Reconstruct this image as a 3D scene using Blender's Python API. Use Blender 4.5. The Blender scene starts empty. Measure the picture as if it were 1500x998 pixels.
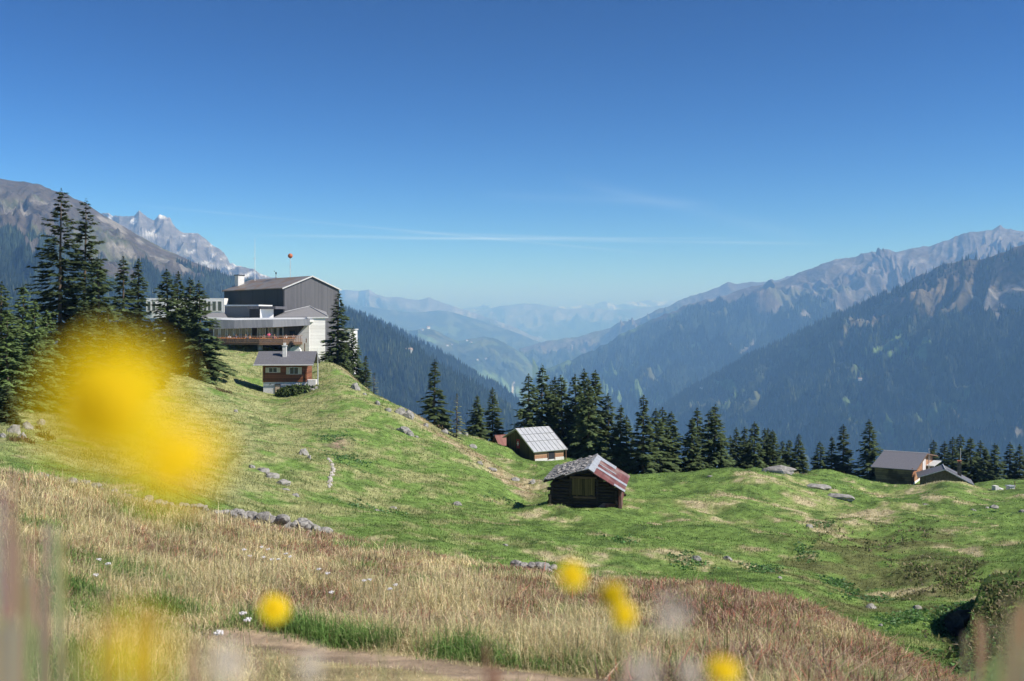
import bpy, bmesh, math, random
import numpy as np
from mathutils import Vector, Matrix
R = math.radians
rng = np.random.default_rng(7)
random.seed(7)
S = bpy.context.scene
COL = S.collection
F = 1458.0            # focal length in photo pixels (35 mm on 36 mm, 1500 px wide)
HZ = 470.0            # eye-level row

# ------------------------------------------------------------------ camera
cd = bpy.data.cameras.new('camera'); cam = bpy.data.objects.new('camera', cd); COL.objects.link(cam)
cam.location = (0, 0, 0); cam.rotation_euler = (R(90), 0, 0)
cd.lens = 35; cd.sensor_width = 36; cd.shift_y = (HZ-499)/1500
cd.clip_start = 0.02; cd.clip_end = 200000
cd.dof.use_dof = True; cd.dof.focus_distance = 90; cd.dof.aperture_fstop = 3.3
S.camera = cam
# ------------------------------------------------------------------ light
SUN_AZ, SUN_EL = 108.0, 43.0      # azimuth clockwise from the view direction
sd = bpy.data.lights.new('sun', 'SUN'); sun = bpy.data.objects.new('sun', sd); COL.objects.link(sun)
sd.energy = 5.0; sd.angle = R(0.53); sd.color = (1.0, 0.95, 0.88)
a, e = R(SUN_AZ), R(SUN_EL)
sdir = Vector((math.sin(a)*math.cos(e), math.cos(a)*math.cos(e), math.sin(e)))
sun.rotation_euler = sdir.to_track_quat('Z', 'Y').to_euler()
sun.location = (40, -30, 60)
W = bpy.data.worlds.new('World'); S.world = W; W.use_nodes = True
wt = W.node_tree; wt.nodes.clear()
def wn(t): return wt.nodes.new(t)
sky = wn('ShaderNodeTexSky'); sky.sky_type = 'NISHITA'; sky.sun_disc = False
sky.sun_elevation = R(SUN_EL); sky.sun_rotation = R(SUN_AZ)
sky.altitude = 1800; sky.air_density = 1.0; sky.dust_density = 0.0; sky.ozone_density = 3.0
hs = wn('ShaderNodeHueSaturation'); hs.inputs['Saturation'].default_value = 1.08
SKY_K, SKY_G = 7.0, 2.15          # deepen the clear alpine blue away from the horizon
_d = wn('ShaderNodeMix'); _d.data_type = 'RGBA'; _d.blend_type = 'MULTIPLY'; _d.inputs[0].default_value = 1; _d.inputs[7].default_value = (1/SKY_K,)*3+(1,)
_g = wn('ShaderNodeGamma'); _g.inputs['Gamma'].default_value = SKY_G
_e = wn('ShaderNodeMix'); _e.data_type = 'RGBA'; _e.blend_type = 'MULTIPLY'; _e.inputs[0].default_value = 1; _e.inputs[7].default_value = (SKY_K,)*3+(1,)
wt.links.new(sky.outputs[0], _d.inputs[6]); wt.links.new(_d.outputs[2], _g.inputs['Color']); wt.links.new(_g.outputs[0], _e.inputs[6])
wt.links.new(_e.outputs[2], hs.inputs['Color'])
# thin old vapour trails: narrow bands of elevation, broken up by noise
tc = wn('ShaderNodeTexCoord'); sep = wn('ShaderNodeSeparateXYZ'); wt.links.new(tc.outputs['Generated'], sep.inputs[0])
def m(op, a_, b_=None, c_=None, clamp=False):
    n = wn('ShaderNodeMath'); n.operation = op; n.use_clamp = clamp
    for i, v in enumerate((a_, b_, c_)):
        if v is None: continue
        if isinstance(v, (int, float)): n.inputs[i].default_value = v
        else: wt.links.new(v, n.inputs[i])
    return n.outputs[0]
tx = m('DIVIDE', sep.outputs[0], m('MAXIMUM', sep.outputs[1], 0.05))
tz = m('DIVIDE', sep.outputs[2], m('MAXIMUM', sep.outputs[1], 0.05))
nz = wn('ShaderNodeTexNoise'); nz.inputs['Scale'].default_value = 5.0; nz.inputs['Detail'].default_value = 5
cmb = wn('ShaderNodeCombineXYZ'); wt.links.new(tx, cmb.inputs[0]); wt.links.new(m('MULTIPLY', tz, 9.0), cmb.inputs[1])
wt.links.new(cmb.outputs[0], nz.inputs['Vector'])
total = None
for (x0, y0, x1, y1, wd, st) in [(320,344,1240,358,3.4,.34),(520,350,1100,349,2.2,.36),(150,296,1010,377,2.6,.26),(560,340,960,352,3.5,.25),(690,285,1060,300,9,.12),(820,262,1200,352,14,.10)]:
    sl = ((HZ-y1)-(HZ-y0))/(x1-x0); X0 = (x0-750)/F; Z0 = (HZ-y0)/F; X1 = (x1-750)/F
    dz = m('SUBTRACT', m('SUBTRACT', tz, Z0), m('MULTIPLY', m('SUBTRACT', tx, X0), sl))
    band = m('SUBTRACT', 1.0, m('DIVIDE', m('ABSOLUTE', dz), wd*1.5/F), clamp=True)
    band = m('MULTIPLY', band, band)
    mid = (X0+X1)/2; hw = (X1-X0)/2
    end = m('MULTIPLY', m('SUBTRACT', 1.0, m('DIVIDE', m('ABSOLUTE', m('SUBTRACT', tx, mid)), hw), clamp=True), 3.0, clamp=True)
    t = m('MULTIPLY', m('MULTIPLY', band, end), st)
    total = t if total is None else m('ADD', total, t)
fac = m('MULTIPLY', total, m('MULTIPLY_ADD', nz.outputs['Fac'], 1.6, -0.25, clamp=True))
mx = wn('ShaderNodeMix'); mx.data_type = 'RGBA'; mx.blend_type = 'MIX'
wt.links.new(m('MULTIPLY', fac, 0.62), mx.inputs['Factor']); wt.links.new(hs.outputs[0], mx.inputs[6]); mx.inputs[7].default_value = (8.5, 9.5, 10.5, 1)
bg = wn('ShaderNodeBackground'); bg.inputs['Strength'].default_value = 0.108
wt.links.new(mx.outputs[2], bg.inputs['Color'])
wo = wn('ShaderNodeOutputWorld'); wt.links.new(bg.outputs[0], wo.inputs['Surface'])
vs = S.view_settings; vs.view_transform = 'Standard'; vs.look = 'None'; vs.exposure = 0.42; vs.gamma = 1.0
S.display_settings.display_device = 'sRGB'
S.cycles.max_bounces = 7; S.cycles.transparent_max_bounces = 6; S.cycles.volume_bounces = 6
S.cycles.use_denoising = True
try: S.cycles.denoiser = 'OPENIMAGEDENOISE'
except Exception: pass

# ------------------------------------------------------------------ helpers
def AT(px, py, d): return Vector(((px-750)/F*d, d, (HZ-py)/F*d))
def PX(x, y): return 750 + x/y*F
def _hash(ix, iy, seed):
    h = (ix.astype(np.int64)*374761393 + iy.astype(np.int64)*668265263 + seed*974634777) & 0xFFFFFFFF
    h = ((h ^ (h >> 13))*1274126177) & 0xFFFFFFFF
    h = h ^ (h >> 16)
    return (h & 0xFFFFFF)/float(0xFFFFFF)
def vnoise(x, y, seed=0):
    x = np.asarray(x, float); y = np.asarray(y, float)
    ix = np.floor(x); iy = np.floor(y); fx = x-ix; fy = y-iy
    fx = fx*fx*fx*(fx*(fx*6-15)+10); fy = fy*fy*fy*(fy*(fy*6-15)+10)
    ix = ix.astype(np.int64); iy = iy.astype(np.int64)
    def g(jx, jy, dx, dy):
        th = _hash(jx, jy, seed)*2*np.pi
        return np.cos(th)*dx + np.sin(th)*dy
    dx = x-ix; dy = y-iy
    a = g(ix, iy, dx, dy); b = g(ix+1, iy, dx-1, dy); c = g(ix, iy+1, dx, dy-1); d = g(ix+1, iy+1, dx-1, dy-1)
    return (a*(1-fx)+b*fx)*(1-fy) + (c*(1-fx)+d*fx)*fy      # about -0.7..0.7
def fbm(x, y, octv=5, seed=0, gain=.5):
    s = 0; am = 1; f = 1
    for o in range(octv):
        s = s + am*vnoise(x*f+17.3*o, y*f-9.1*o, seed+o); am *= gain; f *= 2.03
    return s*1.3
def ridged(x, y, octv=5, seed=0, gain=.5):
    s = 0; am = 1; f = 1; w = 1
    for o in range(octv):
        n = 1-np.abs(vnoise(x*f+5.3*o, y*f+2.1*o, seed+o))*2.2
        n = np.clip(n, 0, 1)**2*w; s = s+am*n; w = np.clip(n*1.6, 0, 1); am *= gain; f *= 2.1
    return s
def sstep(a_, b_, x): 
    t = np.clip((x-a_)/(b_-a_), 0, 1); return t*t*(3-2*t)
def lerp3(a_, b_, t): return a_*(1-t[..., None]) + b_*t[..., None]
C3 = lambda *c: np.array(c, float)

def nodes_mat(name):
    mt = bpy.data.materials.new(name); mt.use_nodes = True; nt = mt.node_tree
    bs = nt.nodes['Principled BSDF']; bs.inputs['Roughness'].default_value = 0.85
    bs.inputs['Specular IOR Level'].default_value = 0.25
    return mt, nt, bs
def N(nt, t, **kw):
    n = nt.nodes.new(t)
    for k, v in kw.items():
        if k in n.inputs.keys(): n.inputs[k].default_value = v
        else: setattr(n, k, v)
    return n
def ramp(nt, src, stops):
    r = nt.nodes.new('ShaderNodeValToRGB'); nt.links.new(src, r.inputs[0])
    el = r.color_ramp.elements
    while len(el) < len(stops): el.new(0.5)
    for i, (p, c) in enumerate(stops):
        el[i].position = p; el[i].color = (*c, 1) if len(c) == 3 else c
    return r.outputs[0]
def mixc(nt, f, a_, b_, mode='MIX'):
    n = nt.nodes.new('ShaderNodeMix'); n.data_type = 'RGBA'; n.blend_type = mode
    for i, v in ((0, f), (6, a_), (7, b_)):
        if hasattr(v, 'links'): nt.links.new(v, n.inputs[i])
        elif i == 0: n.inputs[i].default_value = v
        else: n.inputs[i].default_value = (*v, 1)
    return n.outputs[2]
def bumpn(nt, bs, h, strength=.4, dist=.05):
    b = nt.nodes.new('ShaderNodeBump'); b.inputs['Strength'].default_value = strength; b.inputs['Distance'].default_value = dist
    nt.links.new(h, b.inputs['Height']); nt.links.new(b.outputs[0], bs.inputs['Normal'])
def mat_simple(name, c1, c2, scale=3.0, stretch=(1,1,1), rough=.85, bump=.3, bdist=.02, metal=0, spec=.25, det=6):
    """two-tone noise material in object coordinates"""
    mt, nt, bs = nodes_mat(name)
    tcn = N(nt, 'ShaderNodeTexCoord'); mp = N(nt, 'ShaderNodeMapping'); mp.inputs['Scale'].default_value = stretch
    nt.links.new(tcn.outputs['Object'], mp.inputs[0])
    no = N(nt, 'ShaderNodeTexNoise', Scale=scale, Detail=det, Roughness=.62); nt.links.new(mp.outputs[0], no.inputs['Vector'])
    nt.links.new(ramp(nt, no.outputs['Fac'], [(.32, c1), (.68, c2)]), bs.inputs['Base Color'])
    bs.inputs['Roughness'].default_value = rough; bs.inputs['Metallic'].default_value = metal; bs.inputs['Specular IOR Level'].default_value = spec
    if bump: bumpn(nt, bs, no.outputs['Fac'], bump, bdist)
    return mt
def mat_planks(name, c1, c2, plank=.2, axis=2, grain=(1.5, 1.5, 18), rough=.85, dark=.25, stain=None):
    """boards: a tone for each board, dark joints, grain and weather stains"""
    mt, nt, bs = nodes_mat(name)
    tcn = N(nt, 'ShaderNodeTexCoord'); sp = N(nt, 'ShaderNodeSeparateXYZ'); nt.links.new(tcn.outputs['Object'], sp.inputs[0])
    if axis == 3:
        ad = N(nt, 'ShaderNodeMath', operation='ADD'); nt.links.new(sp.outputs[0], ad.inputs[0]); nt.links.new(sp.outputs[1], ad.inputs[1]); src = ad.outputs[0]
    else: src = sp.outputs[axis]
    dv = N(nt, 'ShaderNodeMath', operation='DIVIDE'); nt.links.new(src, dv.inputs[0]); dv.inputs[1].default_value = plank
    fl = N(nt, 'ShaderNodeMath', operation='FLOOR'); nt.links.new(dv.outputs[0], fl.inputs[0])
    fr = N(nt, 'ShaderNodeMath', operation='FRACT'); nt.links.new(dv.outputs[0], fr.inputs[0])
    wnz = N(nt, 'ShaderNodeTexWhiteNoise', noise_dimensions='1D'); nt.links.new(fl.outputs[0], wnz.inputs['W'])
    mp = N(nt, 'ShaderNodeMapping'); mp.inputs['Scale'].default_value = grain; nt.links.new(tcn.outputs['Object'], mp.inputs[0])
    no = N(nt, 'ShaderNodeTexNoise', Scale=1.6, Detail=7, Roughness=.65); nt.links.new(mp.outputs[0], no.inputs['Vector'])
    ad2 = N(nt, 'ShaderNodeMath', operation='MULTIPLY_ADD'); nt.links.new(wnz.outputs[0], ad2.inputs[0]); ad2.inputs[1].default_value = .45
    sc = N(nt, 'ShaderNodeMath', operation='MULTIPLY'); nt.links.new(no.outputs['Fac'], sc.inputs[0]); sc.inputs[1].default_value = .75
    nt.links.new(sc.outputs[0], ad2.inputs[2])
    col = ramp(nt, ad2.outputs[0], [(.25, c1), (.8, c2)])
    if stain:
        n2 = N(nt, 'ShaderNodeTexNoise', Scale=.55, Detail=4); nt.links.new(tcn.outputs['Object'], n2.inputs['Vector'])
        col = mixc(nt, ramp(nt, n2.outputs['Fac'], [(.48, (0,0,0)), (.62, (1,1,1))]), col, stain)
    g = ramp(nt, fr.outputs[0], [(0, (dark,)*3), (.09, (1,1,1)), (.93, (1,1,1)), (1, (dark,)*3)])
    nt.links.new(mixc(nt, 1.0, col, g, 'MULTIPLY'), bs.inputs['Base Color']); bs.inputs['Roughness'].default_value = rough
    bumpn(nt, bs, g, .5, .02)
    return mt
def mat_vcol(name, scale=1.0, amt=.5, bump=.5, bdist=.3, rough=.9, scale2=None, transl=0.0, coords='Object'):
    """colour held by the mesh, broken up by fine noise"""
    mt, nt, bs = nodes_mat(name)
    at = N(nt, 'ShaderNodeAttribute', attribute_name='Col'); tcn = N(nt, 'ShaderNodeTexCoord')
    bs.inputs['Specular IOR Level'].default_value = .1
    if scale:
        no = N(nt, 'ShaderNodeTexNoise', Scale=scale, Detail=8, Roughness=.7); nt.links.new(tcn.outputs[coords], no.inputs['Vector'])
        f = ramp(nt, no.outputs['Fac'], [(.3, (1-amt,)*3), (.7, (1+amt,)*3)])
        col = mixc(nt, 1.0, at.outputs['Color'], f, 'MULTIPLY')
        if bump: bumpn(nt, bs, no.outputs['Fac'], bump, bdist)
    else: col = at.outputs['Color']
    nt.links.new(col, bs.inputs['Base Color']); bs.inputs['Roughness'].default_value = rough
    if transl:
        tr = N(nt, 'ShaderNodeBsdfTranslucent'); nt.links.new(col, tr.inputs[0])
        mxs = N(nt, 'ShaderNodeMixShader'); mxs.inputs[0].default_value = transl
        nt.links.new(bs.outputs[0], mxs.inputs[1]); nt.links.new(tr.outputs[0], mxs.inputs[2])
        nt.links.new(mxs.outputs[0], nt.nodes['Material Output'].inputs['Surface'])
    return mt

def tag(o, label=None, cat=None, group=None, kind=None):
    if label: o['label'] = label
    if cat: o['category'] = cat
    if group: o['group'] = group
    if kind: o['kind'] = kind
    return o
def empty(name, loc=(0,0,0), rz=0, label=None, cat=None, group=None):
    o = bpy.data.objects.new(name, None); COL.objects.link(o); o.location = loc; o.rotation_euler = (0, 0, rz)
    o.empty_display_size = .3
    return tag(o, label, cat, group)
def fast_mesh(name, V, Fc, mat, col=None, parent=None, smooth=False, uvk=None):
    """V (n,3); Fc (m,k) of constant k; col (n,3) -> one mesh object"""
    me = bpy.data.meshes.new(name); V = np.ascontiguousarray(V, np.float32); Fc = np.ascontiguousarray(Fc, np.int32)
    n, (mf, k) = len(V), Fc.shape
    me.vertices.add(n); me.vertices.foreach_set('co', V.ravel())
    me.loops.add(mf*k); me.loops.foreach_set('vertex_index', Fc.ravel())
    me.polygons.add(mf); me.polygons.foreach_set('loop_start', np.arange(0, mf*k, k, dtype=np.int32))
    try: me.polygons.foreach_set('loop_total', np.full(mf, k, np.int32))
    except Exception: pass
    me.polygons.foreach_set('use_smooth', np.full(mf, smooth))
    me.update(calc_edges=True)
    if col is not None:
        at = me.color_attributes.new('Col', 'FLOAT_COLOR', 'POINT')
        c4 = np.ones((n, 4), np.float32); c4[:, :3] = col; at.data.foreach_set('color', c4.ravel())
    me.materials.append(mat)
    o = bpy.data.objects.new(name, me); COL.objects.link(o)
    if parent: o.parent = parent
    return o
class MB:
    def __init__(s): s.v = []; s.f = []
    def add(s, vs, fs):
        b = len(s.v); s.v += [tuple(q) for q in vs]; s.f += [tuple(b+i for i in q) for q in fs]; return s
    def box(s, x0, x1, y0, y1, z0, z1):
        return s.add([(x0,y0,z0),(x1,y0,z0),(x1,y1,z0),(x0,y1,z0),(x0,y0,z1),(x1,y0,z1),(x1,y1,z1),(x0,y1,z1)],
                     [(0,3,2,1),(4,5,6,7),(0,1,5,4),(1,2,6,5),(2,3,7,6),(3,0,4,7)])
    def prism(s, poly, axis, a0, a1):
        """poly = list of 2-D points in the plane across `axis` (0: yz, 1: xz, 2: xy)"""
        n = len(poly)
        def p3(p, t): return {0: (t, p[0], p[1]), 1: (p[0], t, p[1]), 2: (p[0], p[1], t)}[axis]
        return s.add([p3(p, a0) for p in poly]+[p3(p, a1) for p in poly],
                     [tuple(range(n)), tuple(range(2*n-1, n-1, -1))]+[(i, (i+n), ((i+1) % n)+n, (i+1) % n) for i in range(n)])
    def slab(s, quad, th):
        """a flat 4-cornered sheet with thickness th downwards along its normal"""
        q = [Vector(p) for p in quad]; n = (q[1]-q[0]).cross(q[3]-q[0]).normalized()
        if n.z < 0: n = -n
        return s.add(q+[p-n*th for p in q], [(0,1,2,3),(7,6,5,4),(0,4,5,1),(1,5,6,2),(2,6,7,3),(3,7,4,0)])
    def tube(s, p0, p1, r0, r1=None, n=8, cap=True):
        r1 = r0 if r1 is None else r1
        p0, p1 = Vector(p0), Vector(p1); d = (p1-p0).normalized()
        u = d.orthogonal().normalized(); w = d.cross(u)
        vs = [p0+(u*math.cos(2*math.pi*i/n)+w*math.sin(2*math.pi*i/n))*r0 for i in range(n)]
        vs += [p1+(u*math.cos(2*math.pi*i/n)+w*math.sin(2*math.pi*i/n))*r1 for i in range(n)]
        fs = [(i, (i+1) % n, (i+1) % n+n, i+n) for i in range(n)]
        if cap: fs += [tuple(range(n-1, -1, -1)), tuple(range(n, 2*n))]
        return s.add(vs, fs)
    def sphere(s, c, r, seg=16, rings=10, sc=(1,1,1)):
        c = Vector(c); vs = []; fs = []
        for j in range(rings+1):
            ph = math.pi*j/rings
            for i in range(seg):
                th = 2*math.pi*i/seg
                vs.append((c.x+r*sc[0]*math.sin(ph)*math.cos(th), c.y+r*sc[1]*math.sin(ph)*math.sin(th), c.z+r*sc[2]*math.cos(ph)))
        for j in range(rings):
            for i in range(seg):
                fs.append((j*seg+i, (j+1)*seg+i, (j+1)*seg+(i+1) % seg, j*seg+(i+1) % seg))
        return s.add(vs, fs)
    def build(s, name, mat, parent=None, smooth=False, loc=None, label=None, bevel=0):
        me = bpy.data.meshes.new(name); me.from_pydata(s.v, [], s.f); me.validate(); me.update()
        bm = bmesh.new(); bm.from_mesh(me); bmesh.ops.recalc_face_normals(bm, faces=bm.faces); bm.to_mesh(me); bm.free()
        if smooth: me.polygons.foreach_set('use_smooth', [True]*len(me.polygons))
        me.materials.append(mat)
        o = bpy.data.objects.new(name, me); COL.objects.link(o)
        if parent: o.parent = parent
        if loc: o.location = loc
        if label: o['label'] = label
        if bevel:
            b = o.modifiers.new('bevel', 'BEVEL'); b.width = bevel; b.segments = 2; b.limit_method = 'ANGLE'
        return o
def copy_tree(o, parent=None):
    c = o.copy(); COL.objects.link(c); c.parent = parent
    for ch in o.children: copy_tree(ch, c)
    return c

# ------------------------------------------------------------------ near ground: one sheet, heights from surveyed spots (column, distance, row)
NEAR = [(1,1600),(2,1240),(4,1062)]
COLS = {
 -400: [(8,880),(16,730),(25,672),(35,682),(50,650),(75,600),(110,545),(150,520),(220,560),(400,700),(700,860)],
 -150: [(8,905),(14,790),(22,700),(27,682),(36,695),(50,660),(75,600),(110,550),(140,535),(200,570),(400,720),(700,880)],
 0:   [(6,985),(9,900),(14,790),(20,715),(26,692),(34,712),(45,672),(60,625),(80,590),(105,566),(130,558),(180,590),(260,650),(400,760),(700,900)],
 150: [(6,995),(9,915),(14,822),(20,752),(27,720),(35,738),(48,702),(62,655),(80,612),(100,572),(125,535),(150,510),(175,500),(230,550),(300,620),(450,740),(700,900)],
 300: [(6,1002),(9,930),(14,845),(20,790),(27,760),(31,753),(38,770),(50,732),(62,692),(75,652),(90,612),(105,578),(125,545),(145,520),(160,509),(175,503),(200,500),(240,520),(300,600),(450,740),(700,900)],
 420: [(6,1005),(9,935),(14,862),(20,808),(26,783),(30,776),(38,798),(48,770),(56,742),(66,705),(76,672),(88,640),(100,615),(112,595),(125,577),(134,560),(145,540),(155,524),(165,515),(180,514),(220,560),(300,640),(450,780),(700,950)],
 500: [(6,1006),(9,938),(14,872),(20,820),(26,797),(30,791),(38,817),(48,788),(54,770),(62,742),(72,705),(84,665),(95,630),(108,595),(120,567),(130,550),(140,540),(146,538),(165,560),(200,620),(300,760),(450,880),(700,980)],
 600: [(6,1007),(9,942),(14,885),(20,835),(28,808),(36,842),(46,806),(53,783),(60,766),(70,732),(80,695),(92,660),(104,628),(114,606),(120,602),(135,636),(160,690),(220,780),(300,850),(450,940),(700,1010)],
 700: [(6,1008),(9,946),(14,895),(20,846),(26,824),(35,857),(45,820),(52,796),(60,772),(68,752),(76,728),(85,702),(94,682),(102,668),(112,657),(125,645),(138,665),(180,760),(250,850),(400,950),(700,1010)],
 770: [(6,1009),(9,948),(14,900),(19,856),(24,835),(34,867),(45,826),(52,798),(60,773),(67,756),(72,748),(77,747.5),(83,743),(90,718),(97,700),(105,687),(115,677),(125,668),(140,692),(180,770),(250,850),(400,950),(700,1010)],
 850: [(6,1010),(9,950),(14,905),(18,865),(23,845),(33,877),(44,836),(52,806),(60,782),(68,762),(74,749),(80,733),(88,715),(98,698),(110,684),(120,680),(132,694),(150,730),(200,800),(300,900),(700,1020)],
 950: [(6,1010),(9,952),(13,910),(18,870),(22,857),(32,888),(43,846),(50,823),(58,798),(66,776),(75,752),(85,727),(95,708),(103,698),(115,706),(130,730),(150,760),(200,820),(300,900),(700,1020)],
 1080:[(6,1015),(9,960),(13,915),(17,880),(20,872),(30,906),(40,866),(46,848),(54,822),(62,797),(70,772),(80,738),(90,710),(98,694),(104,688),(116,698),(130,725),(150,760),(200,820),(300,900),(700,1020)],
 1200:[(6,1030),(9,975),(12,940),(15,915),(18,905),(28,950),(36,908),(44,872),(52,838),(60,808),(70,780),(80,752),(92,726),(105,710),(120,700),(135,695),(150,693),(165,712),(200,770),(300,880),(700,1020)],
 1300:[(6,1055),(9,995),(12,962),(15,946),(24,1000),(32,945),(40,908),(48,868),(56,832),(64,800),(75,770),(88,748),(105,732),(125,719),(145,713),(157,713),(170,730),(200,780),(300,880),(700,1020)],
 1340:[(6,1070),(12,980),(22,1025),(30,965),(37,918),(43,887),(50,856),(58,822),(68,784),(80,760),(92,745),(104,733),(116,722),(128,715),(138,713),(148,713),(160,716),(175,740),(200,785),(300,880),(700,1020)],
 1390:[(6,1085),(9,1020),(12,995),(22,1045),(30,978),(37,925),(43,885),(50,850),(58,818),(68,786),(80,763),(90,750),(98,734),(106,722),(113,714),(121,710),(130,711),(142,717),(156,722),(170,745),(200,790),(300,880),(700,1020)],
 1450:[(6,1105),(12,1025),(22,1050),(30,970),(37,912),(45,870),(55,825),(68,787),(80,764),(92,747),(100,738),(110,729),(118,723),(130,715),(140,713),(152,713),(170,740),(200,798),(300,885),(700,1020)],
 1500:[(6,1120),(12,1035),(22,1055),(30,965),(37,905),(45,862),(55,822),(68,787),(82,760),(100,737),(118,721),(135,714),(150,712),(170,740),(200,800),(300,890),(700,1020)],
 1650:[(6,1140),(12,1070),(22,1050),(30,950),(45,860),(68,785),(100,737),(150,716),(200,790),(300,890),(700,1020)],
 1900:[(6,1150),(12,1080),(22,1040),(30,945),(45,855),(68,780),(100,735),(150,720),(200,790),(300,890),(700,1020)],
}
pts = []
for c, lst in COLS.items():
    for d, py in ([(1,1600),(2,1240),(4,1062)] if c < 1150 else [(1,1720),(2,1350),(4,1150 if c < 1350 else 1180)])+lst: pts.append((c, d, py))
pts = np.array(pts, float)
KX, KD = 1/110.0, 4.2
P = np.stack([pts[:, 0]*KX, np.log(pts[:, 1])*KD], 1)
def tps(r2): return np.where(r2 > 1e-12, r2*np.log(np.maximum(r2, 1e-12))*.5, 0)
r2 = ((P[:, None]-P[None])**2).sum(-1); n = len(P)
A = np.zeros((n+3, n+3)); A[:n, :n] = tps(r2)+np.eye(n)*.012; A[:n, n] = 1; A[:n, n+1:] = P; A[n, :n] = 1; A[n+1:, :n] = P.T
sol = np.linalg.solve(A, np.concatenate([pts[:, 2], np.zeros(3)]))
def row_of(px, d):
    px = np.clip(np.asarray(px, float), -400, 1900); q = np.stack([px.ravel()*KX, np.log(np.asarray(d, float).ravel())*KD], 1)
    out = np.empty(len(q))
    for i in range(0, len(q), 20000):
        k = q[i:i+20000]; rr = ((k[:, None]-P[None])**2).sum(-1)
        out[i:i+20000] = tps(rr)@sol[:n]+sol[n]+k@sol[n+1:]
    return out.reshape(px.shape)
GPX = np.concatenate([np.linspace(-1500, -220, 60, endpoint=False), np.linspace(-220, 1720, 800), np.linspace(1740, 3000, 50)])
GLD = np.log(np.concatenate([np.geomspace(.35, 4, 50, endpoint=False), np.geomspace(4, 200, 620, endpoint=False), np.geomspace(200, 700, 50)]))
cpx = np.linspace(-400, 1900, 231); cld = np.linspace(math.log(.35), math.log(700), 260)
CP, CL = np.meshgrid(cpx, cld); ROW = row_of(CP, np.exp(CL))
def bil(grid, gx, gy, x, y):
    fx = np.clip((x-gx[0])/(gx[1]-gx[0]), 0, len(gx)-1.001); fy = np.clip((y-gy[0])/(gy[1]-gy[0]), 0, len(gy)-1.001)
    ix = fx.astype(int); iy = fy.astype(int); fx = fx-ix; fy = fy-iy
    return (grid[iy, ix]*(1-fx)+grid[iy, ix+1]*fx)*(1-fy)+(grid[iy+1, ix]*(1-fx)+grid[iy+1, ix+1]*fx)*fy
def gauss(px, d, c, w, dc, wd):      # a bump fixed in the ground round column c at distance dc
    return np.exp(-((px-c)/w)**2-((d-dc)/wd)**2)
FLAT = []    # building pads: (x, y, radius, height)
def ground(px, d):
    px = np.asarray(px, float); d = np.asarray(d, float)
    z = (HZ-bil(ROW, cpx, cld, np.clip(px, -400, 1900), np.log(np.clip(d, .35, 700))))/F*d
    x = (px-750)/F*d; y = d
    fade = sstep(3, 12, d)
    pad = np.ones_like(d)
    hill = sstep(780, 600, px)*sstep(45, 60, d)
    mead = (1-hill)*sstep(34, 44, d)
    z = z + fade*(fbm(x/9, y/9, 4, 11)*(.16+.20*mead+.22*hill) + fbm(x/2.6, y/2.6, 3, 21)*(.08+.05*mead))*(.25+.75*pad)
    z = z + mead*pad*((ridged((x+y)*.7/11+.5*fbm(x/30, y/30, 2, 5), (x-y)*.7/34, 2, 31)-.5)*.5+.4*fbm(x/17, y/17, 2, 61))
    z = z + fade*fbm(x/.8, y/.8, 3, 41)*.035
    for (fx, fy, fr, fz) in FLAT:
        k_ = sstep(fr*1.7, fr*.9, np.hypot(x-fx, y-fy)); z = z*(1-k_)+(fz+.04*fbm(x/1.5, y/1.5, 2, 51))*k_
    # bank and hollow on the right of the gully
    z = z + 1.5*sstep(1418, 1440, px-(d-38)*3)*np.exp(-((d-38)/4.5)**2)*sstep(1640, 1520, px)
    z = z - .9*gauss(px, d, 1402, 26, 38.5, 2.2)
    return z
def gz(x, y): return float(ground(np.array([PX(x, y)]), np.array([y]))[0])

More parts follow.
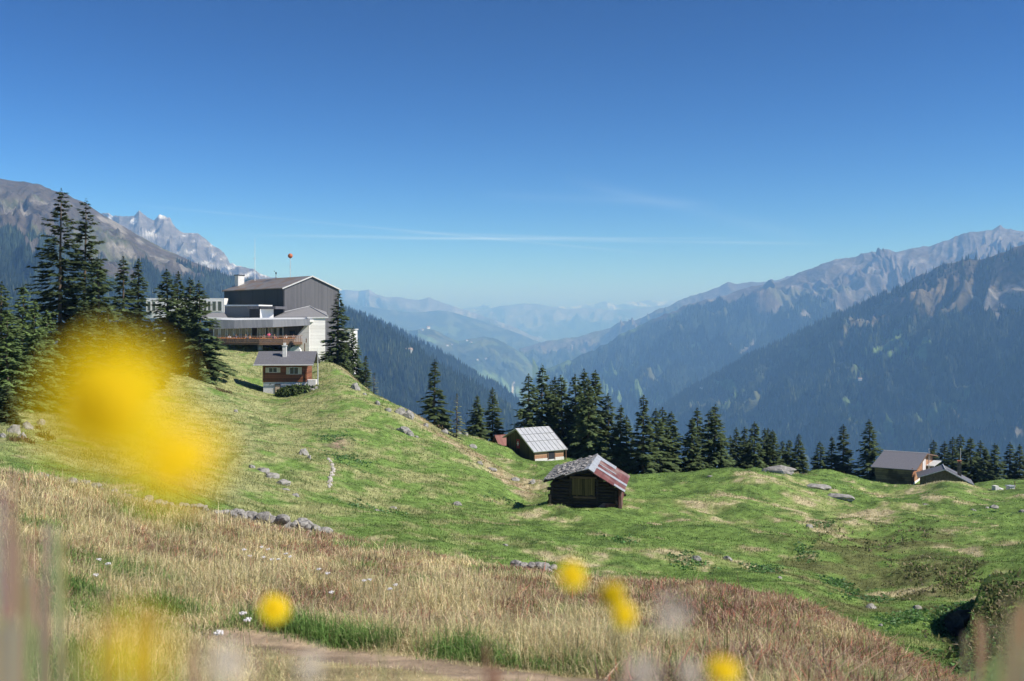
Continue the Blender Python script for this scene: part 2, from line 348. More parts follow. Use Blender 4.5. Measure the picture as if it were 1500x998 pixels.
# region masks in the same (column, distance) survey
def poly_d(px, pairs): return np.interp(px, [p[0] for p in pairs], [p[1] for p in pairs])
CREST = [(-400,25),(0,26),(150,27),(300,31),(420,30),(500,30),(600,28),(700,26),(770,24),(850,23),(950,22),(1080,20),(1200,18),(1300,15),(1390,12),(1500,10)]
PATH = [(-200,10.6),(100,10.2),(230,9.9),(330,9.2),(420,8.7),(520,8.1),(600,7.6),(700,7.1),(900,6.4),(1200,5.4)]
STRAW = C3(.62,.52,.31); TAN = C3(.52,.42,.26); GRN = C3(.150,.235,.060); DGRN = C3(.09,.145,.040); RED = C3(.16,.075,.055); DIRT = C3(.36,.27,.185); OLIVE = C3(.17,.18,.06); BRN = C3(.30,.20,.12)
def fields(px, d):
    x = (px-750)/F*d; y = d
    fg = 1-sstep(-1.0, 4.0, d-poly_d(px, CREST)+fbm(x/3, y/3, 3, 77)*1.6)
    pd = poly_d(px, PATH)+fbm(x/2, y/2, 3, 3)*.25
    path = sstep(.62, .3, np.abs(d-pd+.38-.12*fbm(x*1.3, y*1.3, 2, 6))/1.1)*sstep(250, 330, px+fbm(x, y, 2, 9)*80)
    pathL = sstep(.75, .4, np.abs(d-pd+.1))*(1-sstep(250, 330, px))*.5
    verge = .8*sstep(.3, .0, np.abs(d-pd-.68+.25*fbm(x/1.2, y/1.2, 2, 8))-.12)*sstep(-.35, .25, fbm(x/1.1, y/1.1, 2, 13)+.05)*sstep(-50, 120, px)*sstep(920, 800, px)
    n1 = fbm(x/5, y/5, 5, 101); n2 = fbm(x/18, y/22, 4, 131); n3 = fbm(x/1.3, y/1.3, 4, 151); n4 = fbm(x/2.4, y/2.4, 4, 161)
    hill = sstep(790, 640, px)*sstep(44, 54, d)
    rid = np.interp(px, [440,500,560,600,650,700,745,790], [150,139,128,117,107,99,91,84])
    band = sstep(8.5, 1.0, np.abs(d-rid-1.2+n3*5+n1*3))*sstep(470, 520, px)*sstep(805, 760, px)*(.72+.5*n4)
    dry = sstep(.02, .42, n1*.6+n2*.7+n3*.25)
    return dict(x=x, y=y, fg=fg, path=path, pathL=pathL, verge=verge, n1=n1, n2=n2, n3=n3, n4=n4, hill=hill, band=band, dry=dry)
def groundcol(px, d):
    f = fields(px, d); k = f['n3']; one = np.ones_like(px)
    mead = lerp3(lerp3(GRN*one[..., None], DGRN*one[..., None], sstep(-.05, .5, f['n4']-.2*f['n1'])), C3(.30,.31,.13)*one[..., None], f['dry']*.7)
    mead = lerp3(mead, C3(.46,.40,.25)*one[..., None], sstep(.3, .55, f['n1']*.8+f['n2']*.5+k*.4)*.9)
    hl = lerp3(GRN*1.0*one[..., None], C3(.40,.365,.195)*one[..., None], .62*sstep(-.38, .25, f['n1']+k*.5+np.clip((520-px)/500, -.3, .6)))
    hl = lerp3(hl, DGRN*one[..., None], sstep(.15, .5, -f['n4'])*.6)
    c = lerp3(mead, hl, f['hill']); c = lerp3(c, lerp3(C3(.36,.26,.165)*one[..., None], C3(.46,.37,.25)*one[..., None], sstep(-.3, .3, k)), f['band'])
    # patches of bare pale soil and the tract of plants in the gully
    c = lerp3(c, C3(.34,.25,.19)*one[..., None], gauss(px+k*14, d, 497, 15, 88, 2.2))
    gul = gauss(px+f['n1']*60, d+k*3, 1290, 130, 56, 13)
    c = lerp3(c, C3(.13,.13,.055)*one[..., None], sstep(.1, .5, gul*(.75+f['n4']*1.5))*.75)
    c = lerp3(c, C3(.045,.06,.02)*one[..., None], gauss(px, d, 1405, 35, 38.5, 3)*.8)  # shade of the bank hollow painted as darker ground
    fgc = lerp3(TAN*.75*one[..., None], C3(.33,.27,.14)*one[..., None], sstep(-.3, .3, f['n1']))
    fgc = lerp3(fgc, C3(.10,.13,.04)*one[..., None], f['verge'])
    c = lerp3(c, fgc, f['fg']); c = lerp3(c, DIRT*(.9+.35*k[..., None]), np.clip(f['path']+f['pathL'], 0, 1))
    return np.clip(c, .01, .9)

FLAT += [((806-750)/F*121, 121.5, 3.0, (HZ-677)/F*119), ((861-750)/F*76, 76.5, 2.6, (HZ-746)/F*73.5), ((1330-750)/F*147, 147.5, 4.0, (HZ-711.5)/F*144)]
GP, GD = np.meshgrid(GPX, np.exp(GLD)); GZ = ground(GP, GD)
V = np.stack([(GP-750)/F*GD, GD, GZ], -1)
# skirt behind the camera and outer rim falling to the valley
back = V[0].copy(); back[:, 1] = -60; back[:, 0] = np.linspace(-120, 120, len(GPX)); back[:, 2] = 2
b2 = V[0].copy(); b2[:, 1] = -1; b2[:, 0] = V[0][:, 0]*3; b2[:, 2] = -.5
rim = V[-1].copy(); rim[:, :2] *= 1.25; rim[:, 2] -= 250
V = np.concatenate([back[None], b2[None], V, rim[None]], 0); nr, nc = V.shape[:2]
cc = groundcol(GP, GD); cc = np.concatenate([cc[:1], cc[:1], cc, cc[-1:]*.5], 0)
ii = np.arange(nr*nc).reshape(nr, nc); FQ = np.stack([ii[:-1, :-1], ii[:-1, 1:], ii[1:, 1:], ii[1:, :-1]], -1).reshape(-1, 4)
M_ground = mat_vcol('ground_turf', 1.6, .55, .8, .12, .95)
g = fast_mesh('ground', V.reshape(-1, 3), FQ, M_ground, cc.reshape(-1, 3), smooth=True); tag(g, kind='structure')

# ------------------------------------------------------------------ mountains: lofted slopes (crest row down to foot row), each at its own distance
M_slope = mat_vcol('mountain_slope', .02, .45, .9, 16.0, 1.0)
SLOPES = {}
def slope(name, crest, foot, nu, nv, colf, amp=60, lam=500, gully=40, glam=260, prof=1.0, seed=1, back=.5, crest_rough=.35, mid=None, crisp=1.0):
    cr = np.array(crest, float); ft = np.array(foot, float)
    u = np.linspace(cr[0, 0], cr[-1, 0], nu); v = np.linspace(0, 1, nv)**1.0
    cpy = np.interp(u, cr[:, 0], cr[:, 1]); cdd = np.interp(u, cr[:, 0], cr[:, 2])
    fpy = np.interp(u, ft[:, 0], ft[:, 1]); fdd = np.interp(u, ft[:, 0], ft[:, 2])
    cz = (HZ-cpy)/F*cdd; fz = (HZ-fpy)/F*fdd
    U, Vv = np.meshgrid(u, v)
    D = cdd+(fdd-cdd)*Vv; prf = Vv**prof
    if mid is not None: prf = np.interp(Vv, mid[0], mid[1])
    Z = cz+(fz-cz)*prf
    PY0 = HZ-Z/D*F
    # keep the column of each point, so crests stay where they were surveyed
    X = (U-750)/F*D; Y = D
    s = np.concatenate([[0], np.cumsum(np.hypot(np.diff((u-750)/F*cdd), np.diff(cdd)))]); Sx = np.broadcast_to(s, U.shape)
    ed = sstep(0, .22, Vv); env = crest_rough*.35+(1-crest_rough*.35)*ed
    wob = fbm(X/(lam*1.5), Y/(lam*1.5), 3, seed+50)
    Z = Z + .55*env*amp*(ridged(X/lam, Y/lam, 6, seed)-.75) + .5*env*gully*(ridged((Sx+wob*lam*1.2)/glam, Vv*1.3+wob, 5, seed+9)-.8)
    Z = Z + crisp*env*(amp*.30*(ridged(X/(lam*.24), Y/(lam*.24), 4, seed+33)-.7) + gully*.38*(ridged((Sx+wob*lam*.8)/(glam*.30), Vv*3.2+wob*2, 4, seed+39)-.7))
    Z = Z + crest_rough*amp*.22*(1-ed)*fbm(Sx/(lam*.35), Vv*3, 6, seed+70)
    PYr = HZ-Z/D*F
    c = colf(U, .75*PY0+.25*PYr, Vv, X, Y, Z)
    # back side
    Bz = []; Bx = []; By = []; bc = []
    for k in (2, 1):
        t = k*back*.5*(cdd-fdd).clip(200)
        By.append(Y[0]+t); Bx.append(X[0]*(1+t/Y[0])); Bz.append(Z[0]-t*.75-0*t); bc.append(c[0])
    X2 = np.concatenate([np.array(Bx), X]); Y2 = np.concatenate([np.array(By), Y]); Z2 = np.concatenate([np.array(Bz), Z]); C2 = np.concatenate([np.array(bc), c])
    VV = np.stack([X2, Y2, Z2], -1); r, q = X2.shape; I = np.arange(r*q).reshape(r, q)
    FF = np.stack([I[:-1, :-1], I[1:, :-1], I[1:, 1:], I[:-1, 1:]], -1).reshape(-1, 4)
    o = fast_mesh(name, VV.reshape(-1, 3), FF, M_slope, C2.reshape(-1, 3), smooth=True); tag(o, kind='structure')
    SLOPES[name] = (X, Y, Z, U, PYr, Vv)
    return o
ROCK = C3(.17,.155,.145); PALE = C3(.36,.34,.32); SCREE = C3(.27,.245,.21); HEATH = C3(.092,.074,.054); PAST = C3(.115,.12,.055); FOR = C3(.020,.030,.016); FOR2 = C3(.038,.05,.024); FIELD = C3(.13,.20,.075); SNOW = C3(.85,.87,.9)
def blob(U, Y, cx, cy, wx, wy, n, k=.5, ang=0):
    ca, sa = math.cos(ang), math.sin(ang); dx = U-cx; dy = Y-cy; a_ = dx*ca+dy*sa; b_ = -dx*sa+dy*ca
    return sstep(1.15, .75, np.sqrt((a_/wx)**2+(b_/wy)**2)+n*k)
FORMASK = {}
def col_left(U, Yp, v, X, Y, Z):
    n = fbm(X/260, Y/260, 6, 5); n2 = fbm(X/60, Y/60, 5, 8); one = np.ones(U.shape+(1,))
    c = lerp3(HEATH*one, PAST*.85*one, sstep(-.02, .35, n+n2*.35)); c = lerp3(c, ROCK*one, sstep(.25, .55, n2+.3*n)*.7)
    for (cx, cy, wx, wy, an) in [(170,330,16,5,.55),(152,322,10,3,.5),(205,352,8,2,.5),(215,345,12,2.5,.5),(178,372,20,7,.3),(30,310,30,7,.45),(245,385,30,5,.5),(60,300,24,4,-.2),(180,356,10,1.6,-.1),(255,360,20,2,.4)]:
        c = lerp3(c, SCREE*one, blob(U, Yp, cx, cy, wx, wy, n2, .5, an)*.75)
    c = lerp3(c, C3(.06,.055,.045)*one, blob(U, Yp, 262, 366, 40, 5, n2, .6, .52)*.8)
    yf = np.interp(U, [-500,0,60,110,180,215,250,300,335,350,420], [345,343,352,372,418,398,404,402,400,392,360])
    f = sstep(-4, 4, Yp-yf+n*26); FORMASK['left'] = f
    return lerp3(c, FOR*one, f)
LC = [(-700,262,4290),(-300,250,4207),(0,263,4125),(40,267,4125),(58,270,4125),(75,278,4125),(95,282,4125),(110,292,4125),(125,298,4125),(150,316,4158),(190,337,4207),(240,364,4257),(290,387,4290),(345,407,4290),(420,432,4207),(505,457,3993),(556,476,3877),(594,499,3795),(632,527,3795),(673,552,3795),(708,572,3795),(746,598,3795),(770,640,3712),(800,700,3630),(840,800,3465)]
slope('left_mountain', LC, [(-700,720,1485),(0,700,1567),(300,720,1815),(600,830,2475),(840,900,2640)], 640, 230, col_left, amp=50, lam=420, gully=55, glam=210, seed=3, crest_rough=.25)
def col_lime(U, Yp, v, X, Y, Z):
    n = fbm(X/500, Y/500, 6, 15); n2 = fbm(X/150, Z/90, 5, 18); one = np.ones(U.shape+(1,))
    c = lerp3(ROCK*.95*one, PALE*.8*one, sstep(-.1, .4, n2)); c = lerp3(c, C3(.17,.165,.13)*one, sstep(.25, .8, v+n*.7))
    sn = sstep(.34, .46, n2+n*.4)*sstep(.25, .03, v)*.8
    return lerp3(c, SNOW*one, sn*.9)
slope('limestone_peaks', [(60,330,9500),(110,318,9400),(152,312,9200),(175,314,9000),(190,318,9000),(196.5,317,9000),(204,308,9000),(215.5,320,9000),(226,325,9000),(234,320,9000),(240,316,9000),(248,320,9000),(261,336,9000),(276,342,9000),(291,344,9000),(304,354,9000),(325,367,8900),(337,384,8800),(350,391,8700),(365,392,8700),(380,398,8600),(420,416,8500),(470,440,8400)],
      [(60,480,6500),(470,560,6500)], 560, 170, col_lime, amp=230, lam=1100, gully=240, glam=480, prof=.8, seed=12, crest_rough=.35)
def col_blue(U, Yp, v, X, Y, Z):
    n = fbm(X/500, Y/500, 5, 25); one = np.ones(U.shape+(1,)); f = sstep(-.42, -.3, -n+.0*v)*0+1.0
    FORMASK['second'] = f*np.ones(U.shape)
    return lerp3(FOR*one, FOR2*one, sstep(0, .4, n))
slope('second_ridge', [(440,420,6235),(490,446,6090),(530,461,5945),(569,475,5800),(589,487,5800),(612,498,5800),(645,515,5727),(670,530,5655),(690,543,5655),(712,556,5655),(733,566,5655),(759,588,5582),(790,640,5510),(840,740,5365)],
      [(440,640,4350),(840,900,4350)], 260, 90, col_blue, amp=70, lam=600, gully=50, glam=300, seed=21)
def col_hills(seed, green=.5):
    def f(U, Yp, v, X, Y, Z):
        n = fbm(X/900, Y/900, 6, seed); n2 = fbm(X/280, Y/280, 5, seed+3); one = np.ones(U.shape+(1,))
        c = lerp3(FOR2*one, FIELD*.7*one, sstep(.2, .38, n+n2*.5+(green-.5)))
        c = lerp3(c, PAST*one, sstep(.3, .02, v)*sstep(-.1, .3, n2)*.8)
        if seed == 41:
            c = lerp3(c, FIELD*1.1*one, blob(U, Yp, 728, 566, 44, 14, n2, .5, .55))
            c = lerp3(c, FIELD*one, blob(U, Yp, 625, 495, 30, 3, n2, .4, .3))
            c = lerp3(c, C3(.6,.58,.55)*one, blob(U, Yp, 750, 574, 2.2, 16, n2, .2, .25))
        return c
    return f
slope('middle_hills', [(440,424,22500),(500,438,21562),(520,446,21562),(556,452,20625),(600,458,20625),(625,456,20625),(640,454,20625),(655,455,20625),(675,461,20625),(700,468,20625),(740,482,20250),(780,497,19687),(830,516,19687),(900,560,18750)],
      [(440,600,15375),(900,690,15375)], 300, 110, col_hills(31, .45), amp=170, lam=2600, gully=60, glam=1500, seed=31)
slope('village_spur', [(480,470,14688),(540,478,14347),(575,483,14176),(600,484,14005),(612,483,13664),(625,481,13664),(637,484,13664),(657,494,13664),(673,500,13664),(695,495,13664),(708,493,13664),(721,495,13664),(736,501,13664),(754,511,13493),(766,519,13493),(785,540,13322),(810,580,12980),(850,640,12810)],
      [(480,640,9905),(850,720,9905)], 320, 120, col_hills(41, .52), amp=90, lam=900, gully=60, glam=600, seed=41)
def col_far(seed, snow=0, pale=.6):
    def f(U, Yp, v, X, Y, Z):
        n = fbm(X/1500, Y/1500, 6, seed); n2 = fbm(X/500, Z/300, 5, seed+3); one = np.ones(U.shape+(1,))
        c = lerp3(ROCK*one, PALE*one, sstep(-.2, .4, n2)*pale); c = lerp3(c, FOR2*one, sstep(.15, .6, v+n*.6))
        if snow: c = lerp3(c, SNOW*one, sstep(snow, 0, v)*sstep(0, .25, n2))
        return c
    return f
slope('far_limestone_range', [(440,426,27000),(490,428,27000),(505,424,26250),(525,426,26250),(541,424,25500),(551,431,25500),(565,436,25500),(580,435,25500),(600,438,25500),(615,440,25500),(628,436,25500),(640,440,25500),(660,447,25500),(690,457,25200),(720,467,24750),(790,495,24000)],
      [(440,560,19500),(790,590,19500)], 330, 90, col_far(51, 0, .55), amp=300, lam=3000, gully=210, glam=900, seed=51, crest_rough=.28)
slope('far_central_range', [(600,480,35000),(660,466,35000),(690,458,35000),(715,452,35000),(740,447,33750),(765,445,33750),(790,447,33750),(830,452,33750),(860,449,33750),(900,455,33750),(930,452,33750),(960,448,33750),(985,446,33750),(1010,442,33750),(1060,440,33750)],
      [(600,560,26250),(1060,560,26250)], 330, 80, col_far(61, 0, .5), amp=500, lam=4200, gully=300, glam=1700, seed=61, crest_rough=.22)
slope('snowy_horizon_peaks', [(640,456,43000),(680,452,43000),(700,449,43000),(730,451,43000),(800,449,43000),(830,450,43000),(862,446,43000),(885,443,43000),(905,447,43000),(925,441,43000),(935,443,43000),(948,439,43000),(965,442,43000),(985,439,43000),(1010,446,43000),(1060,448,43000)],
      [(640,500,38000),(1060,500,38000)], 380, 40, col_far(71, .55, 1), amp=500, lam=2600, gully=300, glam=1500, seed=71, crest_rough=.35)
def col_rf(U, Yp, v, X, Y, Z):
    n = fbm(X/900, Y/900, 6, 85); n2 = fbm(X/300, Z/200, 5, 88); one = np.ones(U.shape+(1,))
    c = lerp3(HEATH*1.2*one, PAST*one, sstep(-.2, .3, n)); c = lerp3(c, SCREE*one, sstep(.2, .5, n2)*.5)
    return lerp3(c, FOR2*one, sstep(.2, .45, v+n*.5))
slope('right_far_ridge', [(760,512,15500),(800,499,15500),(847,491,15500),(893,480,15500),(940,465,15300),(959,455,15000),(987,444,15000),(1010,434,15000),(1033,426,15000),(1052,420,15000),(1066,413,15000),(1080,415,15000),(1099,413,15000),(1117,413,15000),(1143,408,15000),(1180,400,15000),(1260,410,15000)],
      [(760,610,11500),(1260,600,11500)], 330, 90, col_rf, amp=260, lam=1700, gully=260, glam=800, seed=81, crest_rough=.3)
def col_major(U, Yp, v, X, Y, Z):
    n = fbm(X/700, Y/700, 6, 95); n2 = .5*fbm(X/220, Z/160, 5, 98)+.6*fbm(U/16, Yp/8, 5, 99); one = np.ones(U.shape+(1,))
    c = lerp3(HEATH*1.15*one, ROCK*.95*one, sstep(-.1, .4, n2+(U-1200)/500*.5)); c = lerp3(c, SCREE*one, sstep(.3, .5, n2)*.6)
    c = lerp3(c, PAST*1.1*one, blob(U, Yp, 1185, 432, 70, 12, n2, .5)*.7)
    yf = np.interp(U, [820,900,960,1000,1061,1127,1201,1229,1260,1500], [470,475,470,460,441,444,445,456,465,480])
    f = sstep(-4, 5, Yp-yf+n*16)
    c = lerp3(c, FOR*one, f)
    for (cx, cy, wx, wy, an, cl) in [(1090,500,26,6,-.55,SCREE),(1072,505,18,3,-.3,SCREE),(1104,488,10,5,-.9,SCREE),(985,505,14,3,0,PAST),(945,505,12,3,0,FIELD),(1020,515,9,3,0,FIELD),(900,545,26,5,.1,FIELD),(860,560,20,6,.1,PAST),(960,560,20,5,-.4,PAST),(1050,470,16,3,0,PAST),(1180,472,10,4,0,SCREE),(930,590,50,8,.15,FIELD)]:
        b_ = blob(U, Yp, cx, cy, wx, wy, n2, .6, an); c = lerp3(c, cl*one, b_*.85); f = f*(1-b_)
    lw = sstep(.1, .35, n+n2*.4)*sstep(1060, 900, U)*.8; c = lerp3(c, FIELD*.8*one, lw*f); f = f*(1-lw)
    FORMASK['major'] = f
    return c
slope('right_high_mountain', [(780,545,9500),(828,527,9600),(870,512,9800),(893,500,10000),(935,475,10200),(959,465,10200),(987,455,10200),(1015,444,10300),(1047,433,10300),(1080,425,10300),(1108,418,10300),(1145,410,10300),(1164,404,10300),(1197,390,10300),(1220,381,10300),(1248,378,10300),(1271,369,10300),(1283,368,10300),(1295,366,10300),(1313,370,10200),(1337,364,10200),(1360,360,10200),(1379,350,10200),(1402,343,10200),(1421,339,10100),(1440,338,10100),(1453,336,10100),(1465,330,10100),(1476,336,10100),(1500,338,10100),(1560,345,10000),(1700,330,9800),(1900,350,9800)],
      [(780,700,6200),(1100,680,6200),(1900,640,6200)], 900, 300, col_major, amp=260, lam=1500, gully=230, glam=620, seed=91, crest_rough=.3)
def col_right(U, Yp, v, X, Y, Z):
    n = fbm(X/420, Y/420, 6, 105); n2 = fbm(U/17, Yp/8, 5, 108); one = np.ones(U.shape+(1,))
    f = np.ones(U.shape); c = FOR*one+0*X[..., None]
    c = lerp3(c, C3(.15,.12,.085)*one, sstep(34, 16, Yp-np.interp(U, [1200,1300,1400,1500,1700], [425,428,405,386,370])+n*26)*sstep(1280, 1330, U)*.75)
    f = f*(1-sstep(34, 16, Yp-np.interp(U, [1200,1300,1400,1500,1700], [425,428,405,386,370])+n*26)*sstep(1280, 1330, U)*.93)
    B = [(1290,470,45,9,-.62,C3(.25,.22,.15)),(1340,452,60,10,-.42,C3(.23,.19,.14)),(1420,430,70,7,-.42,C3(.2,.17,.12)),(1480,425,38,8,-.35,PALE),(1455,436,22,4,-.4,PALE),
         (1306,513,17,7,-.25,FIELD*1.3),(1290,520,8,4,-.6,FIELD*1.2),(1337,525,22,4,-.1,FIELD),(1260,551,8,6,0,FIELD*1.35),(1383,543,16,6,-.3,PAST),(1378,600,34,5,-.25,FIELD*.8),(1248,594,6,13,.1,FIELD*.8),(1302,625,11,5,-.2,FIELD),
         (1070,562,12,5,-.3,FIELD),(1035,590,18,3,-.4,PAST),(1100,600,12,8,.2,PAST),(1065,598,8,9,.2,FIELD),(1440,612,26,3,.1,C3(.25,.22,.15)),(1450,560,30,4,-.3,PAST),(1490,640,6,14,.2,SCREE),(1180,520,14,4,-.4,PAST),(1210,505,10,3,-.4,PAST),(1400,575,12,4,-.2,PAST),(1130,565,8,5,0,PAST)]
    for (cx, cy, wx, wy, an, cl) in B:
        b_ = blob(U, Yp, cx, cy-2, wx*1.25+2, wy*1.7+3.5, n2, .9, an); c = lerp3(c, cl*(.62 if cl[0] > .16 and cl[0] > cl[1]*1.02 else .9)*one, b_*.9); f = f*(1-b_)
    th = sstep(.08, .3, n2+n*.6)*sstep(440, 500, Yp)*.85*sstep(980, 1120, U); c = lerp3(c, C3(.075,.088,.045)*one, th); f = f*(1-th*.6)
    FORMASK['right'] = f
    return c
slope('right_forest_mountain', [(900,680,6300),(940,622,6300),(954,603,6300),(982,587,6300),(1019,564,6200),(1061,540,6100),(1099,518,6000),(1155,494,5900),(1197,475,5800),(1234,459,5700),(1255,448,5650),(1271,441,5600),(1290,436,5500),(1304,430,5450),(1327,416,5400),(1351,402,5300),(1365,397,5250),(1379,390,5200),(1402,385,5150),(1430,383,5100),(1450,376,5000),(1472,369,4950),(1500,357,4900),(1560,335,4800),(1700,290,4700),(1950,250,4600)],
      [(900,820,4200),(1200,840,3500),(1950,860,3000)], 620, 260, col_right, amp=160, lam=950, gully=95, glam=420, seed=101, crest_rough=.3)
# valley floor
def valley():
    xs = np.concatenate([np.linspace(-60000, -12000, 20, endpoint=False), np.linspace(-12000, 16000, 160, endpoint=False), np.linspace(16000, 60000, 20)]); ys = np.geomspace(1200, 62000, 220)
    X, Y = np.meshgrid(xs, ys); Z = -870+25*fbm(X/2500, Y/2500, 3, 3)
    n = fbm(X/350, Y/350, 4, 201); one = np.ones(X.shape+(1,)); c = lerp3(FIELD*one, FOR2*one, sstep(.05, .2, n)); c = lerp3(c, C3(.45,.44,.42)*one, sstep(.42, .5, fbm(X/700, Y/700, 3, 207))*.6)
    I = np.arange(X.size).reshape(X.shape); FF = np.stack([I[:-1, :-1], I[:-1, 1:], I[1:, 1:], I[1:, :-1]], -1).reshape(-1, 4)
    tag(fast_mesh('valley_floor', np.stack([X, Y, Z], -1).reshape(-1, 3), FF, M_slope, c.reshape(-1, 3), smooth=True), kind='structure')
valley()
# haze: one closed box of thin even air
hb = MB().box(-70000, 70000, -2000, 66000, -1950, 1090)
hm = bpy.data.materials.new('haze_air'); hm.use_nodes = True; hm.node_tree.nodes.clear()
pv = hm.node_tree.nodes.new('ShaderNodeVolumePrincipled'); ou = hm.node_tree.nodes.new('ShaderNodeOutputMaterial')
pv.inputs['Color'].default_value = (.28, .55, 1.0, 1); pv.inputs['Density'].default_value = 9.0e-5; pv.inputs['Anisotropy'].default_value = 0.0; pv.inputs['Absorption Color'].default_value = (.50, .62, 1, 1)
hm.node_tree.links.new(pv.outputs[0], ou.inputs['Volume'])
tag(hb.build('haze', hm), kind='stuff')

# far woods: many small spires standing on the slopes
M_wood = mat_vcol('conifer_wood', 0, 0, 0, 0, 1.0)
def far_wood(name, key, mname, count, h, vr, ur, seed, spread=.17, sides=5):
    X, Y, Z, U, PYr, Vv = SLOPES[mname]; f = FORMASK[key]; rg = np.random.default_rng(seed)
    r, c = X.shape; fr = rg.uniform(vr[0]*(r-1), vr[1]*(r-1)-.001, count*3); u0 = U[0, 0]; u1 = U[0, -1]
    fc = (rg.uniform(ur[0], ur[1], count*3)-u0)/(u1-u0)*(c-1)
    i = fr.astype(int); j = np.clip(fc.astype(int), 0, c-2); a_ = fr-i; b_ = fc-j
    def s(G): return (G[i, j]*(1-b_)+G[i, j+1]*b_)*(1-a_)+(G[i+1, j]*(1-b_)+G[i+1, j+1]*b_)*a_
    x, y, z, ff, pyy = s(X), s(Y), s(Z), s(f), s(PYr)
    dens = .55+.9*fbm(x/(h*9), y/(h*9), 3, seed)
    k = (rg.random(count*3) < ff*np.clip(dens+.3, .12, 1))
    k = np.nonzero(k)[0][:count]; x, y, z = x[k], y[k], z[k]; n = len(k)
    H = h*np.clip(rg.normal(1, .22, n), .5, 1.6); Rr = H*spread*rg.uniform(.7, 1.3, n)
    th = np.arange(sides)*2*np.pi/sides; ph = rg.uniform(0, 6.28, n)
    ring = np.stack([x[:, None]+Rr[:, None]*np.cos(th+ph[:, None]), y[:, None]+Rr[:, None]*np.sin(th+ph[:, None]), (z+H*.02)[:, None]-H[:, None]*.12+0*th], -1)
    top = np.stack([x, y, z+H], -1)[:, None]
    VV = np.concatenate([ring, top], 1).reshape(-1, 3); base = np.arange(n)*(sides+1)
    tri = np.array([(q, (q+1) % sides, sides) for q in range(sides)])
    FF = (base[:, None, None]+tri).reshape(-1, 3)
    tone = np.clip(rg.normal(1, .38, n), .35, 2.3)*(1+.9*fbm(x/(h*20), y/(h*20), 3, seed+5)); wa = rg.random(n) < .05+.35*np.clip(fbm(x/(h*14), y/(h*14), 3, seed+8), 0, 1)
    cl = np.where(wa[:, None], C3(.06,.07,.03), C3(.019,.030,.017))*tone[:, None]
    o = fast_mesh(name, VV, FF, M_wood, np.repeat(cl, sides+1, 0)); tag(o, kind='stuff'); return o
tag(far_wood('conifer_wood', 'left', 'left_mountain', 45000, 24, (0, .9), (-60, 840), 1, .17), 'dense dark conifer wood on the slope falling behind the station', 'wood')
tag(far_wood('conifer_wood', 'second', 'second_ridge', 14000, 26, (0, .6), (480, 800), 2, .2), 'blue conifer wood on the second ridge line beyond the first', 'wood')
tag(far_wood('conifer_wood', 'right', 'right_forest_mountain', 62000, 26, (0, .97), (900, 1600), 3, .2), 'conifer wood with clearings on the mountain at right', 'wood')
tag(far_wood('conifer_wood', 'major', 'right_high_mountain', 30000, 38, (.05, .9), (800, 1330), 4, .24, 4), 'hazy blue conifer wood below the bare high mountain', 'wood')

